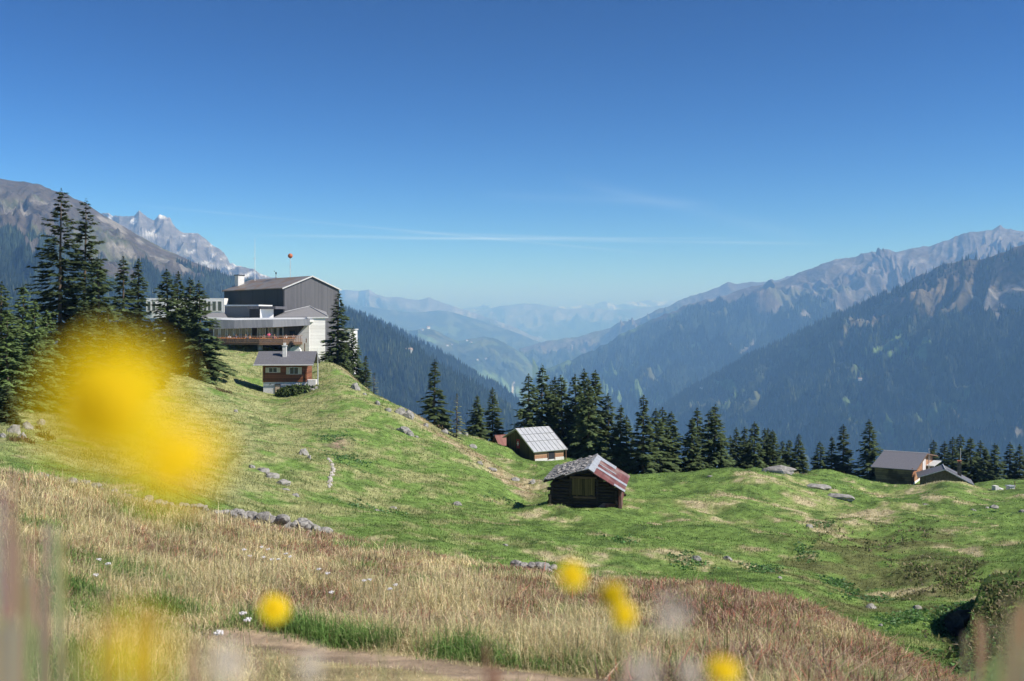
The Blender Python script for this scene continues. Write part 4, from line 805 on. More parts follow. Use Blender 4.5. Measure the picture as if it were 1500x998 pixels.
# terrace tables and guests
def person_mesh(seated=True, arm=.3):
    me = bpy.data.meshes.new('person'); hip = .52 if seated else .92
    J = {'pel': (0,0,hip,.15), 'che': (0,.0,hip+.32,.16), 'neck': (0,-.01,hip+.52,.055), 'head': (0,-.03,hip+.66,.095), 'crown': (0,-.02,hip+.76,.08)}
    E_ = [('pel','che'),('che','neck'),('neck','head'),('head','crown')]
    for s in (-1, 1):
        k = 'L' if s < 0 else 'R'
        J['sh'+k] = (s*.19,0,hip+.46,.06); J['el'+k] = (s*.25,-.08-arm*.2,hip+.22,.045); J['wr'+k] = (s*.17,-.30-arm*.1,hip+.22+arm*.2,.03); J['ha'+k] = (s*.14,-.38-arm*.1,hip+.23+arm*.2,.032)
        E_ += [('che','sh'+k),('sh'+k,'el'+k),('el'+k,'wr'+k),('wr'+k,'ha'+k)]
        J['hi'+k] = (s*.1,0,hip-.02,.095)
        if seated: J['kn'+k] = (s*.11,-.45,hip,.065); J['an'+k] = (s*.11,-.45,.09,.045); J['to'+k] = (s*.12,-.6,.045,.035)
        else: J['kn'+k] = (s*.11,-.02,.5,.065); J['an'+k] = (s*.11,.02,.09,.045); J['to'+k] = (s*.12,-.14,.045,.035)
        E_ += [('pel','hi'+k),('hi'+k,'kn'+k),('kn'+k,'an'+k),('an'+k,'to'+k)]
    ks = list(J); me.from_pydata([J[k][:3] for k in ks], [(ks.index(a_), ks.index(c_)) for a_, c_ in E_], [])
    o = bpy.data.objects.new('tmp', me); COL.objects.link(o); o.modifiers.new('s', 'SKIN'); sv = me.skin_vertices[0].data
    for i, k in enumerate(ks): sv[i].radius = (J[k][3],)*2; sv[i].use_root = (k == 'pel')
    u = o.modifiers.new('u', 'SUBSURF'); u.levels = 1
    dg = bpy.context.evaluated_depsgraph_get(); m2 = bpy.data.meshes.new_from_object(o.evaluated_get(dg)); bpy.data.objects.remove(o); return m2, hip
def cloth_mat(c): return mat_simple('cloth', tuple(v*.85 for v in c), c, 8, bump=.1)
PM = {True: person_mesh(True), False: person_mesh(False)}
M_skin = mat_simple('skin', (.42,.26,.19), (.5,.32,.24), 4, bump=0)
def person(px, d, seated, top, hair, legs, label, rz, z=None):
    me, hip = PM[seated]; x = (px-750)/F*d; rt = empty('person', (x, d, z), rz, label, 'person', 'guests on the terrace')
    m3 = me.copy(); m3.name = 'body'; m3.materials.clear()
    for q_ in (M_skin, cloth_mat(top), cloth_mat(legs)): m3.materials.append(q_)
    for p_ in m3.polygons:
        c = p_.center; p_.use_smooth = True
        p_.material_index = 0 if (c.z > hip+.50 or (c.y < -.24 and c.z > hip+.1)) else (1 if c.z > hip+.02 and not (seated and c.y < -.12 and c.z < hip+.12) else 2)
    o = bpy.data.objects.new('body', m3); COL.objects.link(o); o.parent = rt
    MB().sphere((0,-.01,hip+.70), .108, 12, 8, (1,1,.95)).sphere((0,.03,hip+.64), .10, 12, 8).build('hair', cloth_mat(hair), rt, smooth=True)
    MB().sphere((0,-.125,hip+.66), .018).build('nose', M_skin, rt)
ZD = zdeck-8
folk = [(336,162.9,True,(.6,.6,.62),(.05,.03,.02),(.05,.06,.1),'guest in pale grey at the left end of the terrace',.4),(346,162.4,True,(.16,.2,.3),(.12,.07,.03),(.1,.1,.1),'guest in dark blue sitting left of the glass door',-.6),
 (360,162.2,True,(.75,.74,.7),(.3,.2,.1),(.1,.1,.12),'guest in a white top near the middle of the terrace',2.6),(366,162.0,True,(.6,.35,.2),(.06,.04,.03),(.1,.1,.1),'guest in an orange brown top beside the one in white',.2),
 (387,161.9,True,(.55,.4,.3),(.1,.06,.03),(.06,.06,.08),'guest in beige sitting just left of the one in pink',-.3),(394,161.8,False,(.7,.12,.22),(.05,.03,.02),(.08,.08,.12),'standing guest in a bright pink top',.5),
 (402,161.9,True,(.65,.3,.28),(.25,.16,.08),(.1,.1,.1),'guest in salmon red right of the one in pink',2.8),(419,162.3,True,(.8,.8,.79),(.1,.07,.05),(.1,.1,.12),'guest in bright white near the right end of the terrace',-.4),(430,163.2,True,(.2,.2,.24),(.04,.03,.02),(.06,.06,.08),'guest in dark clothes at the right end of the terrace',.6)]
for (px_, d_, s_, tp_, hr_, lg_, lb_, rz2) in folk: person(px_, d_, s_, tp_, hr_, lg_, lb_, rz2, ZD)
for i, (px_, d_, lb_) in enumerate([(327,163.6,'orange table at the left end of the terrace'),(341,162.0,'orange table between the two leftmost guests'),(353,161.6,'orange table left of the guest in white'),(373,161.3,'orange table in the middle of the terrace'),(390,161.2,'orange table in front of the guest in pink'),(411,161.6,'orange table left of the guest in bright white'),(424,162.5,'orange table near the right end of the terrace')]):
    x = (px_-750)/F*d_; t_ = empty('table', (x, d_, ZD), 0, lb_, 'table', 'tables on the terrace')
    MB().box(-.85,.85,-.4,.4,.72,.76).box(-.86,.86,-.41,-.40,.5,.76).box(-.86,.86,.40,.41,.5,.76).build('tabletop', M_bann, t_)
    for sx in (-.7,.7):
        for sy in (-.3,.3): MB().box(sx-.03,sx+.03,sy-.03,sy+.03,0,.72).build('leg', M_timber, t_)

# ------------------------------------------------------------------ small chalet
M_log = mat_planks('brown_beam_wall', (.13,.050,.028), (.26,.105,.055), .24, 2, (6,6,.8), dark=.35)
M_slate = mat_simple('dark_slate_tiles', (.10,.10,.115), (.19,.19,.21), 9, (1,1.5,1), bump=.6, rough=.6)
M_stuc = mat_simple('rough_white_plaster', (.52,.52,.54), (.66,.66,.67), 4, bump=.6, bdist=.04)
M_shut = mat_simple('cream_shutter_paint', (.55,.50,.40), (.64,.59,.48), 5, bump=.1)
dC = 124.0; ox = (385.5-750)/F*dC; k_ = dC/F
chz = (HZ-560)/F*dC
ct = empty('chalet', (ox, dC, chz), R(3), 'small brown chalet with white plaster base and slate roof below the station', 'house')
wl = (448.5-385.5)*k_; dp = 4.6; hz_ = (560-533.5)*k_
MB().box(.02, wl-.02, 0.02, dp-.02, -2.4, 0).build('plaster_base', M_stuc, ct)
MB().box(0, wl, -.03, dp, .003, hz_+.25).build('log_wall', M_log, ct)
b = MB()
for sx in (-.06, wl-.12):
    for i in range(9): b.box(sx, sx+.18, -.16, -.032, .06+i*.25, .06+i*.25+.17)
b.build('corner_joint', M_log, ct)
b = MB(); b.prism([(0,hz_+.2),(dp,hz_+.2),(dp/2,hz_+1.25)], 0, .0, wl); b.build('gable', M_log, ct)
b = MB(); ev = hz_-.02
b.slab([(-1.0,-.95,ev-.02),(wl+.95,-.95,ev-.02),(wl+.95,dp/2,ev+1.55),(-1.0,dp/2,ev+1.55)], .14); b.slab([(-1.0,dp/2,ev+1.553),(wl+.95,dp/2,ev+1.553),(wl+.95,dp+.9,ev),(-1.0,dp+.9,ev)], .14)
rf = b.build('roof', M_slate, ct)
b = MB(); b.tube((-1.05,-1.02,ev-.08), (wl+1.0,-1.02,ev-.08), .07, .07, 8); b.build('gutter', M_trim, rf)
b = MB(); cxx = 29*k_; b.box(cxx-.22,cxx+.24,.85,1.3,ev+.8,ev+2.25).box(cxx-.30,cxx+.32,.77,1.38,ev+2.25,ev+2.33).box(cxx-.15,cxx+.16,.95,1.2,ev+2.33,ev+2.65); b.build('chimney', M_conc, rf)
def sw(x0, x1, z0, z1, sh):
    f_ = window(ct, x0, x1, z0, z1, -.07, .05, 2, M_frame); 
    MB().box(x0-sh, x0-.01, -.12, -.07, z0, z1).build('shutter', M_shut, ct); MB().box(x1+.01, x1+sh, -.12, -.07, z0, z1).build('shutter', M_shut, ct)
sw(8.2*k_, 20.6*k_, (560-546)*k_, (560-538.6)*k_, 4.6*k_); sw(38.5*k_, 51.5*k_, (560-548.6)*k_, (560-538)*k_, 4.9*k_)
MB().box(17.9*k_, 24.6*k_, -.04, .03, -(576.5-560)*k_, -(563.6-560)*k_).build('cellar_door', mat_simple('pale_board_door', (.42,.33,.24), (.6,.5,.4), 4), ct)
MB().box(17.2*k_, 17.85*k_, -.06, .03, -(577-560)*k_, -(563-560)*k_).box(24.65*k_, 25.2*k_, -.06, .03, -(577-560)*k_, -(563-560)*k_).box(17.2*k_, 25.2*k_, -.06, .03, -(563.55-560)*k_, -(562.6-560)*k_).build('door_frame', M_timber, ct)
MB().box(9.5*k_, 11*k_, .0, .03, -.30, -.18).build('vent', M_clad_d, ct)
MB().box(wl+.0, wl+1.1, .2, 1.6, -1.0, .25).build('stone_step', M_conc, ct)
fp = AT(465.6, 569, 124); t_ = empty('flagpole', (fp.x, fp.y, gz(fp.x, fp.y)-.1), 0, 'thin pale flagpole standing right of the chalet', 'pole')
hh = (HZ-510)/F*124-gz(fp.x, fp.y); MB().tube((0,0,0), (0,0,hh*.6), .075, .06, 8).build('lower_pole', M_trim, t_); MB().tube((0,0,hh*.6), (0,0,hh), .04, .025, 8).sphere((0,0,hh), .05).build('upper_pole', M_frame, t_)

# ------------------------------------------------------------------ old log hut
M_oldlog = mat_simple('old_dark_logs', (.020,.015,.014), (.072,.052,.045), 2.2, (1,1,7), bump=.8, bdist=.03, det=8)
M_oldplk = mat_planks('yellowed_boards', (.05,.035,.016), (.21,.145,.06), .19, 0, (7,7,.7), dark=.15)
M_rust = mat_planks('rusty_red_sheet', (.10,.030,.027), (.20,.075,.064), .11, 0, (1,1,1), dark=.8, rough=.6, stain=(.26,.19,.17))
M_galv = mat_simple('old_galvanised_sheet', (.30,.31,.33), (.50,.52,.55), 4, bump=.2, rough=.45, metal=.2)
M_tile = mat_simple('split_stone_tiles', (.17,.165,.165), (.40,.39,.38), 5, bump=.6)
dH = 73.5; kH = dH/F; hb_ = (HZ-746.5)/F*dH
hut = empty('log_hut', ((808.6-750)/F*dH, dH, hb_), R(-10), 'weathered dark log hut with half stone, half rusty red metal roof in the meadow', 'hut')
wH = 94*kH*1.0/math.cos(R(10))*.985; lH = 6.4; hL = 44*kH; hR = 36*kH; rxx = wH*.585; hrz = (746.5-690)*kH+.15
rr_ = random.Random(5); b = MB(); nlog = 10
def roofz(x): return hL+(hrz-hL)*x/rxx if x < rxx else hrz+(hR-hrz)*(x-rxx)/(wH-rxx)
for side in range(4):
    for i in range(18):
        z0 = .0+i*.235+(.11 if side % 2 else 0); z1 = z0+.225
        if side % 2 == 0:
            yy = 0 if side == 0 else lH; x0, x1 = -rr_.uniform(.12,.34), wH+rr_.uniform(.10,.32)
            if z0 > hR-.25:
                x0 = max(x0, 0 if z1 < hL else (z1-hL)/(hrz-hL)*rxx+.08); x1 = min(x1, rxx+(z1-hrz)/(hR-hrz)*(wH-rxx)-.08)
                if x1-x0 < .4: continue
            o1 = rr_.uniform(-.035,.035); b.tube((x0, yy+o1, (z0+z1)/2+rr_.uniform(-.02,.02)), (x1, yy+o1, (z0+z1)/2+rr_.uniform(-.02,.02)), .122, .115, 8)
        else:
            xx = 0 if side == 1 else wH; 
            if z1 > (hL if side == 1 else hR)-.05: continue
            b.tube((xx+rr_.uniform(-.03,.03), -rr_.uniform(.12,.34), (z0+z1)/2), (xx, lH+rr_.uniform(.1,.3), (z0+z1)/2), .12, .115, 8)
b.build('log_wall', M_oldlog, hut, smooth=False)
# boarded hatch in the gable
hx0, hx1, hz0, hz1 = 29.5*kH, 63*kH, (746.5-724)*kH, (746.5-699.5)*kH
b = MB(); n_ = 11
for i in range(n_):
    a0 = hx0+(hx1-hx0)*i/n_; b.box(a0+.008, a0+(hx1-hx0)/n_-.008, -.20-rr_.uniform(0,.02), -.135, hz0+rr_.uniform(-.04,.06), hz1-rr_.uniform(0,.05))
b.build('boarded_hatch', M_oldplk, hut)
MB().box(hx0-.14, hx1+.12, -.24, -.12, hz1+.005, hz1+.15).build('hatch_lintel', M_timber, hut); MB().box(hx0+.1, hx1+.05, -.26, -.12, hz0-.20, hz0-.06).build('hatch_sill', M_timber, hut)
for (x_, w_) in ((wH*.30, .16), (wH*.72, .15)): MB().box(x_-w_/2-.05, x_+w_/2-.05, -.19, -.118, .1, roofz(x_)-.25).build('wall_post', M_oldlog, hut)
# lower right corner sheathed in rusty sheet
b = MB(); b.slab([(wH*.62,-.165,.02),(wH+.36,-.165,.02),(wH+.36,-.14,.55),(wH*.80,-.14,.62)], .02); b.build('rusty_front_sheet', M_rust, hut)
b = MB(); b.add([(wH+.20,-.30,0),(wH+.42,-.30,0),(wH+.36,-.25,hR-.1),(wH+.16,-.25,hR-.1),(wH+.20,.9,0),(wH+.42,.9,0),(wH+.36,.9,hR-.1),(wH+.16,.9,hR-.1)], [(0,1,2,3),(4,7,6,5),(0,4,5,1),(1,5,6,2),(2,6,7,3),(3,7,4,0)]); b.build('rusty_side_sheet', M_rust, hut)
MB().box(wH+.10, wH+.15, .92, lH, .02, hR-.15).build('side_board', M_rust, hut)
MB().tube((-.12,-.32,-.3), (-.1,-.30,1.15), .10, .09, 8).build('corner_post', M_timber, hut)
# roof: stone tiles left, sheets right
ol = .55; of = .75; sl_ = (hrz-hL)/rxx; sr_ = (hrz-hR)/(wH-rxx)
b = MB(); b.slab([(-ol,-of,hL-ol*sl_+.12),(rxx,-of,hrz+.12),(rxx,lH+.4,hrz+.12),(-ol,lH+.4,hL-ol*sl_+.12)], .10); rl_ = b.build('left_roof', M_oldlog, hut)
b = MB(); rr_ = random.Random(9)
nx_, ny_ = 8, 15; Lx = rxx+ol
for j in range(ny_):
    for i in range(nx_):
        s0 = i/nx_*Lx+rr_.uniform(-.06,.06); y0 = -of-.06+j/ny_*(lH+of+.5)+rr_.uniform(-.08,.08); w_ = rr_.uniform(.34,.62); l_ = rr_.uniform(.36,.62); th = rr_.uniform(.03,.07)
        xx0 = -ol+s0-.05; z0 = hL+xx0*sl_+.14+rr_.uniform(0,.05); tilt = rr_.uniform(-.05,.09); tw = rr_.uniform(-.3,.3)
        cx2, cy2 = xx0+w_/2, y0+l_/2; q4 = []
        for (u_, v_) in ((-.5,-.5),(.5,-.5+rr_.uniform(-.1,.1)),(.5,.5),(-.5,.5+rr_.uniform(-.1,.1))):
            dx_, dy_ = u_*w_, v_*l_; X4 = cx2+dx_*math.cos(tw)-dy_*math.sin(tw); Y4 = cy2+dx_*math.sin(tw)+dy_*math.cos(tw); q4.append((min(X4, rxx-.02), Y4, z0+(X4-xx0)*sl_+th+tilt*(u_+.5)))
        b.slab(q4, th)
for _ in range(26):
    x_ = rr_.uniform(-.3, rxx-.3); y_ = rr_.uniform(-.4, lH); s_ = rr_.uniform(.09,.17); b.sphere((x_, y_, hL+x_*sl_+.26), s_, 7, 5, (1.2,.9,.6))
b.build('stone_tiles', M_tile, rl_)
b = MB(); e3 = wH+.62; zz = lambda x, o: hrz+.14-(x-rxx)*sr_+o
b.slab([(rxx-.02,-of-.05,zz(rxx,0)),(e3,-of-.05,zz(e3,0)),(e3,lH+.45,zz(e3,0)),(rxx-.02,lH+.45,zz(rxx,0))], .05)
rr2 = b.build('right_roof', M_rust, hut)
for (y0, y1, x0, x1) in [(1.55,2.35,rxx+.3,e3+.03),(-of-.08,-.1,e3-.75,e3+.04),(5.6,lH+.47,rxx+.2,e3*.80),(3.6,3.85,rxx+.4,e3-.9)]:
    MB().slab([(x0,y0,zz(x0,.035)),(x1,y0,zz(x1,.035)),(x1,y1,zz(x1,.035)),(x0,y1,zz(x0,.035))], .02).build('galvanised_strip', M_galv, rr2)
b = MB(); b.slab([(rxx-.30,-of-.1,hrz+.16-.30*sl_+.06),(rxx,-of-.1,hrz+.22),(rxx,lH+.48,hrz+.22),(rxx-.30,lH+.48,hrz+.16-.30*sl_+.06)], .03); b.slab([(rxx,-of-.1,hrz+.223),(rxx+.42,-of-.1,zz(rxx+.42,.06)),(rxx+.36,lH+.48,zz(rxx+.36,.06)),(rxx,lH+.48,hrz+.223)], .03); b.build('ridge_sheet', M_galv, hut)

# ------------------------------------------------------------------ generic barn
def barn(name, px, d, beta, pyb, W_, L_, hl, hr, rid, pk, mats, label, over=(.5,.5,.4), cat='barn', ridge_along='x', below=1.5):
    """nearest corner at (px, pyb, d). Gable lies along local Y (width W_), ridge along local X (length L_).
    hl = eave height at y=0, hr = eave height at y=W_, rid = ridge position, pk = ridge height"""
    p = AT(px, pyb, d); t = empty(name, tuple(p), R(beta), label, cat)
    wallm, gabm, roofm = mats
    MB().box(0, L_, -.02, W_, -below, min(hl, hr)-.02).build('wall', wallm, t)
    pg = [(0, hl-.03), (0, -below+.01), (W_, -below+.01), (W_, hr-.03), (rid, pk-.05)]
    for x0, x1 in ((-.06, -.005), (L_+.005, L_+.06)): MB().prism(pg, 0, x0, x1).build('gable', gabm, t)
    of_, oe0, oe1 = over; s0 = (pk-hl)/rid; s1 = (pk-hr)/(W_-rid)
    b = MB(); b.slab([(-of_, -oe0, hl-oe0*s0+.12), (L_+of_, -oe0, hl-oe0*s0+.12), (L_+of_, rid, pk+.12), (-of_, rid, pk+.12)], .1)
    b.slab([(-of_, rid, pk+.123), (L_+of_, rid, pk+.123), (L_+of_, W_+oe1, hr-oe1*s1+.12), (-of_, W_+oe1, hr-oe1*s1+.12)], .1)
    rf = b.build('roof', roofm, t); return t, rf
# metal roofed barn: nearest corner is the right end of its gable
M_mroof = mat_simple('pale_metal_sheets', (.55,.57,.59), (.70,.72,.74), 1.5, bump=.05, rough=.35, metal=.35)
M_dkw = mat_planks('dark_boards', (.035,.03,.02), (.10,.085,.035), .28, 1, (5,5,.5), dark=.3)  # dark olive boards of the barn gable and the small hut
M_orw = mat_planks('orange_boards', (.30,.15,.09), (.46,.28,.17), .3, 2, (3,3,1), dark=.5)  # orange boards of the metal-roofed barn's front wall
dM = 119.0; kM = dM/F; bet = 33
WM = solve_len(783, dM, bet+90, 742.5); LM = solve_len(783, dM, bet, 826)
hE = (676-660.5)*kM; rd = WM*.60; dpk = dM+rd*math.cos(R(bet)); zpk = (HZ-629)/F*dpk-(HZ-676)/F*dM
mb_, rf = barn('metal_roofed_barn', 783, dM, bet, 676, WM, LM, hE, zpk-(WM-rd)*.45, rd, zpk, (M_orw, M_dkw, M_mroof), 'dark board barn with a big pale metal roof between hill and log hut', (.35,.35,.55), below=2.2)
b = MB(); s0 = (zpk-hE)/rd
def mz(y): return hE+y*s0+.125
n_ = 8
for i in range(n_+1):
    x_ = -.33+(LM+.66)*i/n_; b.slab([(x_-.02,-.33,mz(-.33)+.035),(x_+.02,-.33,mz(-.33)+.035),(x_+.02,rd,mz(rd)+.035),(x_-.02,rd,mz(rd)+.035)], .03)
for t__ in (.36, .68): y_ = rd*t__; b.slab([(-.34,y_-.03,mz(y_-.03)+.05),(LM+.34,y_-.03,mz(y_-.03)+.05),(LM+.34,y_+.03,mz(y_+.03)+.05),(-.34,y_+.03,mz(y_+.03)+.05)], .04)
b.build('roof_seams', mat_simple('dark_seam_metal', (.28,.29,.30), (.36,.37,.38), 3, rough=.4, metal=.4), rf)  # seams in a darker grey metal than the sheets
MB().box(.04, LM-.04, -.07, -.022, -.5, .28).build('plinth', M_conc, mb_)
MB().box(LM*.46, LM*.66, -.075, -.022, .1, hE-.12).build('door', M_clad_d, mb_); MB().box(LM*.43, LM*.455, -.10, -.022, .0, hE-.1).box(LM*.665, LM*.69, -.10, -.022, .0, hE-.1).build('door_frame', M_timber, mb_)
MB().tube((LM+.15,-.2,-.3), (LM+.15,-.2,hE), .07, .07, 8).build('corner_post', M_timber, mb_)
M_redc = mat_simple('faded_red_cloth', (.30,.035,.04), (.42,.06,.06), 3); fy = WM*.57
fl = MB().box(-.10, -.065, fy-.38, fy+.30, 1.2, 2.3).build('red_banner', M_redc, mb_); MB().box(-.106,-.101,fy-.10,fy+.06,1.5,2.05).box(-.112,-.107,fy-.24,fy+.18,1.7,1.86).build('white_cross', M_frame, fl)
MB().tube((-.36,WM+.4,hE*.9), (LM+.3,WM+.4,hE*.9), .06, .06, 6).build('gutter', M_timber, mb_)
# small red roofed hut behind it
M_redroof = mat_planks('brick_red_metal', (.17,.065,.055), (.25,.11,.095), .3, 0, (1,1,1), dark=.8, rough=.5)
sh, rf = barn('red_roofed_hut', 733, 128, 30, 656.5, 1.9, 1.9, .25, .3, 1.1, 1.45, (M_dkw, M_dkw, M_redroof), 'tiny dark hut with a brick red roof left of the metal-roofed barn', (.25,.25,.25), 'hut', below=1.2)
MB().box(.3,.9,-.06,-.022,-.8,.1).build('door', M_timber, sh)

# right barn: near corner is where lit gable and shaded long wall meet
M_grayw = mat_planks('weathered_shaded_boards', (.11,.085,.055), (.24,.195,.13), .32, 2, (1.5,1.5,1), dark=.3, stain=(.07,.055,.04))  # shade of the long wall put into a duller, greyer board colour
M_orlog = mat_planks('orange_brown_logs', (.13,.05,.028), (.33,.15,.08), .26, 2, (5,5,1), dark=.2, stain=(.40,.24,.15))  # sunlit side put into a brighter orange log colour
dR = 144.0; kR = dR/F; bt = 58.0       # local X = right/back (gable direction), local Y = left/back (long wall)
GW_ = solve_len(1335.5, dR, bt, 1365.5); GL_ = solve_len(1335.5, dR, bt+90, 1282.5)
rb = empty('brown_barn', tuple(AT(1335.5, 712, dR)), R(bt), 'two-storey brown log barn with slate roof at right, its gable lit orange', 'barn')
he = (712-688)*kR; hp_ = (HZ-665)/F*(dR+GW_/2*math.sin(R(bt)))-(HZ-712)/F*dR
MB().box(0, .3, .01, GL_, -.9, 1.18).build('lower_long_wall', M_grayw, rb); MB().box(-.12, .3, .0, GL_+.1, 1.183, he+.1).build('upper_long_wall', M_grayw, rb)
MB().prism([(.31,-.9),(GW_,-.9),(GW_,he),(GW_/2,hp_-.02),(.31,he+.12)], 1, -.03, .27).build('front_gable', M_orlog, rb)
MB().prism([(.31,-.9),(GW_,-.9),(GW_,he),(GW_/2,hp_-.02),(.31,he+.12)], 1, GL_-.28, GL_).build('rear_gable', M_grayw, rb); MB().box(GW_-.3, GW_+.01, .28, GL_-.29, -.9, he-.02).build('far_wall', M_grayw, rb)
b = MB(); sl2 = (hp_-he)/(GW_/2); oo = .55
b.slab([(-oo,-.7,he-oo*sl2+.12),(-oo,GL_+.6,he-oo*sl2+.12),(GW_/2,GL_+.6,hp_+.12),(GW_/2,-.7,hp_+.12)], .12); b.slab([(GW_/2,-.7,hp_+.123),(GW_/2,GL_+.6,hp_+.123),(GW_+oo,GL_+.6,he-oo*sl2+.12),(GW_+oo,-.7,he-oo*sl2+.12)], .12)
rf = b.build('roof', M_slate, rb)
MB().slab([(-oo,-.76,he-oo*sl2+.13),(GW_/2,-.76,hp_+.13),(GW_/2,-.71,hp_+.13),(-oo,-.71,he-oo*sl2+.13)], .16).slab([(GW_/2,-.76,hp_+.133),(GW_+oo,-.76,he-oo*sl2+.13),(GW_+oo,-.71,he-oo*sl2+.13),(GW_/2,-.71,hp_+.133)], .16).build('bargeboard', M_timber, rf)
MB().tube((GW_/2,-.72,hp_+.15), (GW_/2,GL_+.62,hp_+.15), .07, .07, 6).build('ridge_cap', M_trim, rf)
MB().box(.25, GW_*.8, -.10, -.035, -.9, .35).build('plinth', M_white, rb)
dr = MB().box(GW_*.48, GW_*.62, -.10, -.035, .85, 2.7).build('door', mat_simple('pale_lilac_door', (.55,.5,.52), (.66,.62,.63), 3), rb)
MB().box(GW_*.66, GW_*1.05, -1.2, -.04, he*.62, he*.62+.12).build('balcony_roof', M_trim, rb)
b = MB()
for i in range(11): b.box(-.14,.10,-.17,-.032,.0+i*.24,.15+i*.24)
b.build('corner_joint', M_orlog, rb)
# low cottage beside it, gable to the front in shade
dL = 140.0; kL = dL/F
lc = empty('low_cottage', tuple(AT(1384, 711, dL)), R(-28), 'low stone cottage with slate roof sunk behind the grassy mound at right', 'house')
# local X = right/front..., local Y = back/right; gable in the local XZ plane
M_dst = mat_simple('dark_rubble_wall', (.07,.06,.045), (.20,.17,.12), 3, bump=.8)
wl2 = 6.4; pkz = (711-688.5)*kL; ehl = (711-700)*kL; ehr = (711-705.5)*kL-.1; len2 = 4.2
x0_, x1_ = -3.1, 3.3
lc.rotation_euler = (0, 0, R(-20))
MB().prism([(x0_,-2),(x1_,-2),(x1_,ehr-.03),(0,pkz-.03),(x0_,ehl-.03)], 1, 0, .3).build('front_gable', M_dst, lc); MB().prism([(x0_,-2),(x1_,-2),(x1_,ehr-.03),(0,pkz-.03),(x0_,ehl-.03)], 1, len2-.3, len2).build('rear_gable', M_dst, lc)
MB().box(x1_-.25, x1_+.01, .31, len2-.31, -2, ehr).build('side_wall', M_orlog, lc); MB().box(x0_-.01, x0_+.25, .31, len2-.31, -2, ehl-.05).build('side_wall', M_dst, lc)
sa, sb = (pkz-ehl)/-x0_, (pkz-ehr)/x1_
b = MB(); b.slab([(x0_-.5,-.45,ehl-.5*sa+.12),(0,-.45,pkz+.12),(0,len2+.4,pkz+.12),(x0_-.5,len2+.4,ehl-.5*sa+.12)], .13); b.slab([(0,-.45,pkz+.123),(x1_+.45,-.45,ehr-.45*sb+.12),(x1_+.45,len2+.4,ehr-.45*sb+.12),(0,len2+.4,pkz+.123)], .13); rf = b.build('roof', M_slate, lc)
MB().slab([(x0_-.5,-.5,ehl-.5*sa+.13),(0,-.5,pkz+.13),(0,-.46,pkz+.13),(x0_-.5,-.46,ehl-.5*sa+.13)], .1).slab([(0,-.5,pkz+.133),(x1_+.45,-.5,ehr-.45*sb+.13),(x1_+.45,-.46,ehr-.45*sb+.13),(0,-.46,pkz+.133)], .1).tube((0,-.46,pkz+.17), (0,len2+.42,pkz+.17), .06,.06,6).build('verge_trim', M_trim, rf)
chm = MB().box(1.75,2.25,1.6,2.1,ehr,pkz+.75).box(1.68,2.32,1.53,2.17,pkz+.75,pkz+.85).build('chimney', M_dst, rf); MB().box(1.8,1.9,1.65,2.05,pkz+.85,pkz+1.1).box(2.1,2.2,1.65,2.05,pkz+.85,pkz+1.1).box(1.7,2.3,1.55,2.15,pkz+1.1,pkz+1.18).build('chimney_pot', M_orange, chm)
MB().box(x1_+.02, x1_+.06, 1.2, 2.0, -.6, ehr-.25).build('door', M_frame, lc)
for (px_, d_, y0, lb) in [(1406.8,146,658,'thin pale pole rising behind the low cottage roof'),(1360.6,152,658,'thin pole behind the barn gable at right')]:
    x = (px_-750)/F*d_; zt = (HZ-y0)/F*d_; zb = gz(x, d_)-.2; t_ = empty('pole', (x, d_, zb), 0, lb, 'pole', 'thin poles by the right barns'); MB().tube((0,0,0), (0,0,zt-zb), .07, .04, 8).build('shaft', M_trim, t_); MB().sphere((0,0,zt-zb), .07).build('tip', M_trim, t_)
# trough and stone blocks at the far right
for (px0, px1, y0, y1, d_, lb, m_) in [(1455,1461,711.5,720.5,118,'upright pale stone block left at the trough near the right edge',M_conc),(1463,1467.5,715,721,118,'short white stone beside the trough near the right edge',M_white),(1476,1484.5,712.5,722.5,118,'stone water trough block topped with a pale slab near the right edge',M_conc)]:
    x0, x1 = (px0-750)/F*d_, (px1-750)/F*d_; zt = (HZ-y0)/F*d_; xm = (x0+x1)/2; zb = gz(xm, d_)-.3; hw = (x1-x0)/2
    t_ = empty('stone_block', (xm, d_, zb), R(12), lb, 'stone'); MB().box(-hw, hw, -.3, .35, 0, zt-zb).build('block', m_, t_, bevel=.03)
    if px0 > 1470: MB().box(-hw-.1, hw+.05, -.4, .45, zt-zb+.002, zt-zb+.1).build('top_slab', M_galv, t_, bevel=.02)
x = (1486.5-750)/F*119; zb = gz(x, 119)-.2; t_ = empty('water_spout_post', (x, 119, zb), 0, 'thin wooden post with a spout behind the trough at the right edge', 'post'); MB().tube((0,0,0),(0,0,(HZ-705)/F*119-zb),.06,.05,8).build('post', M_timber, t_); MB().tube((0,0,.9),(-.4,0,.85),.03,.03,6).build('spout', M_trim, t_)
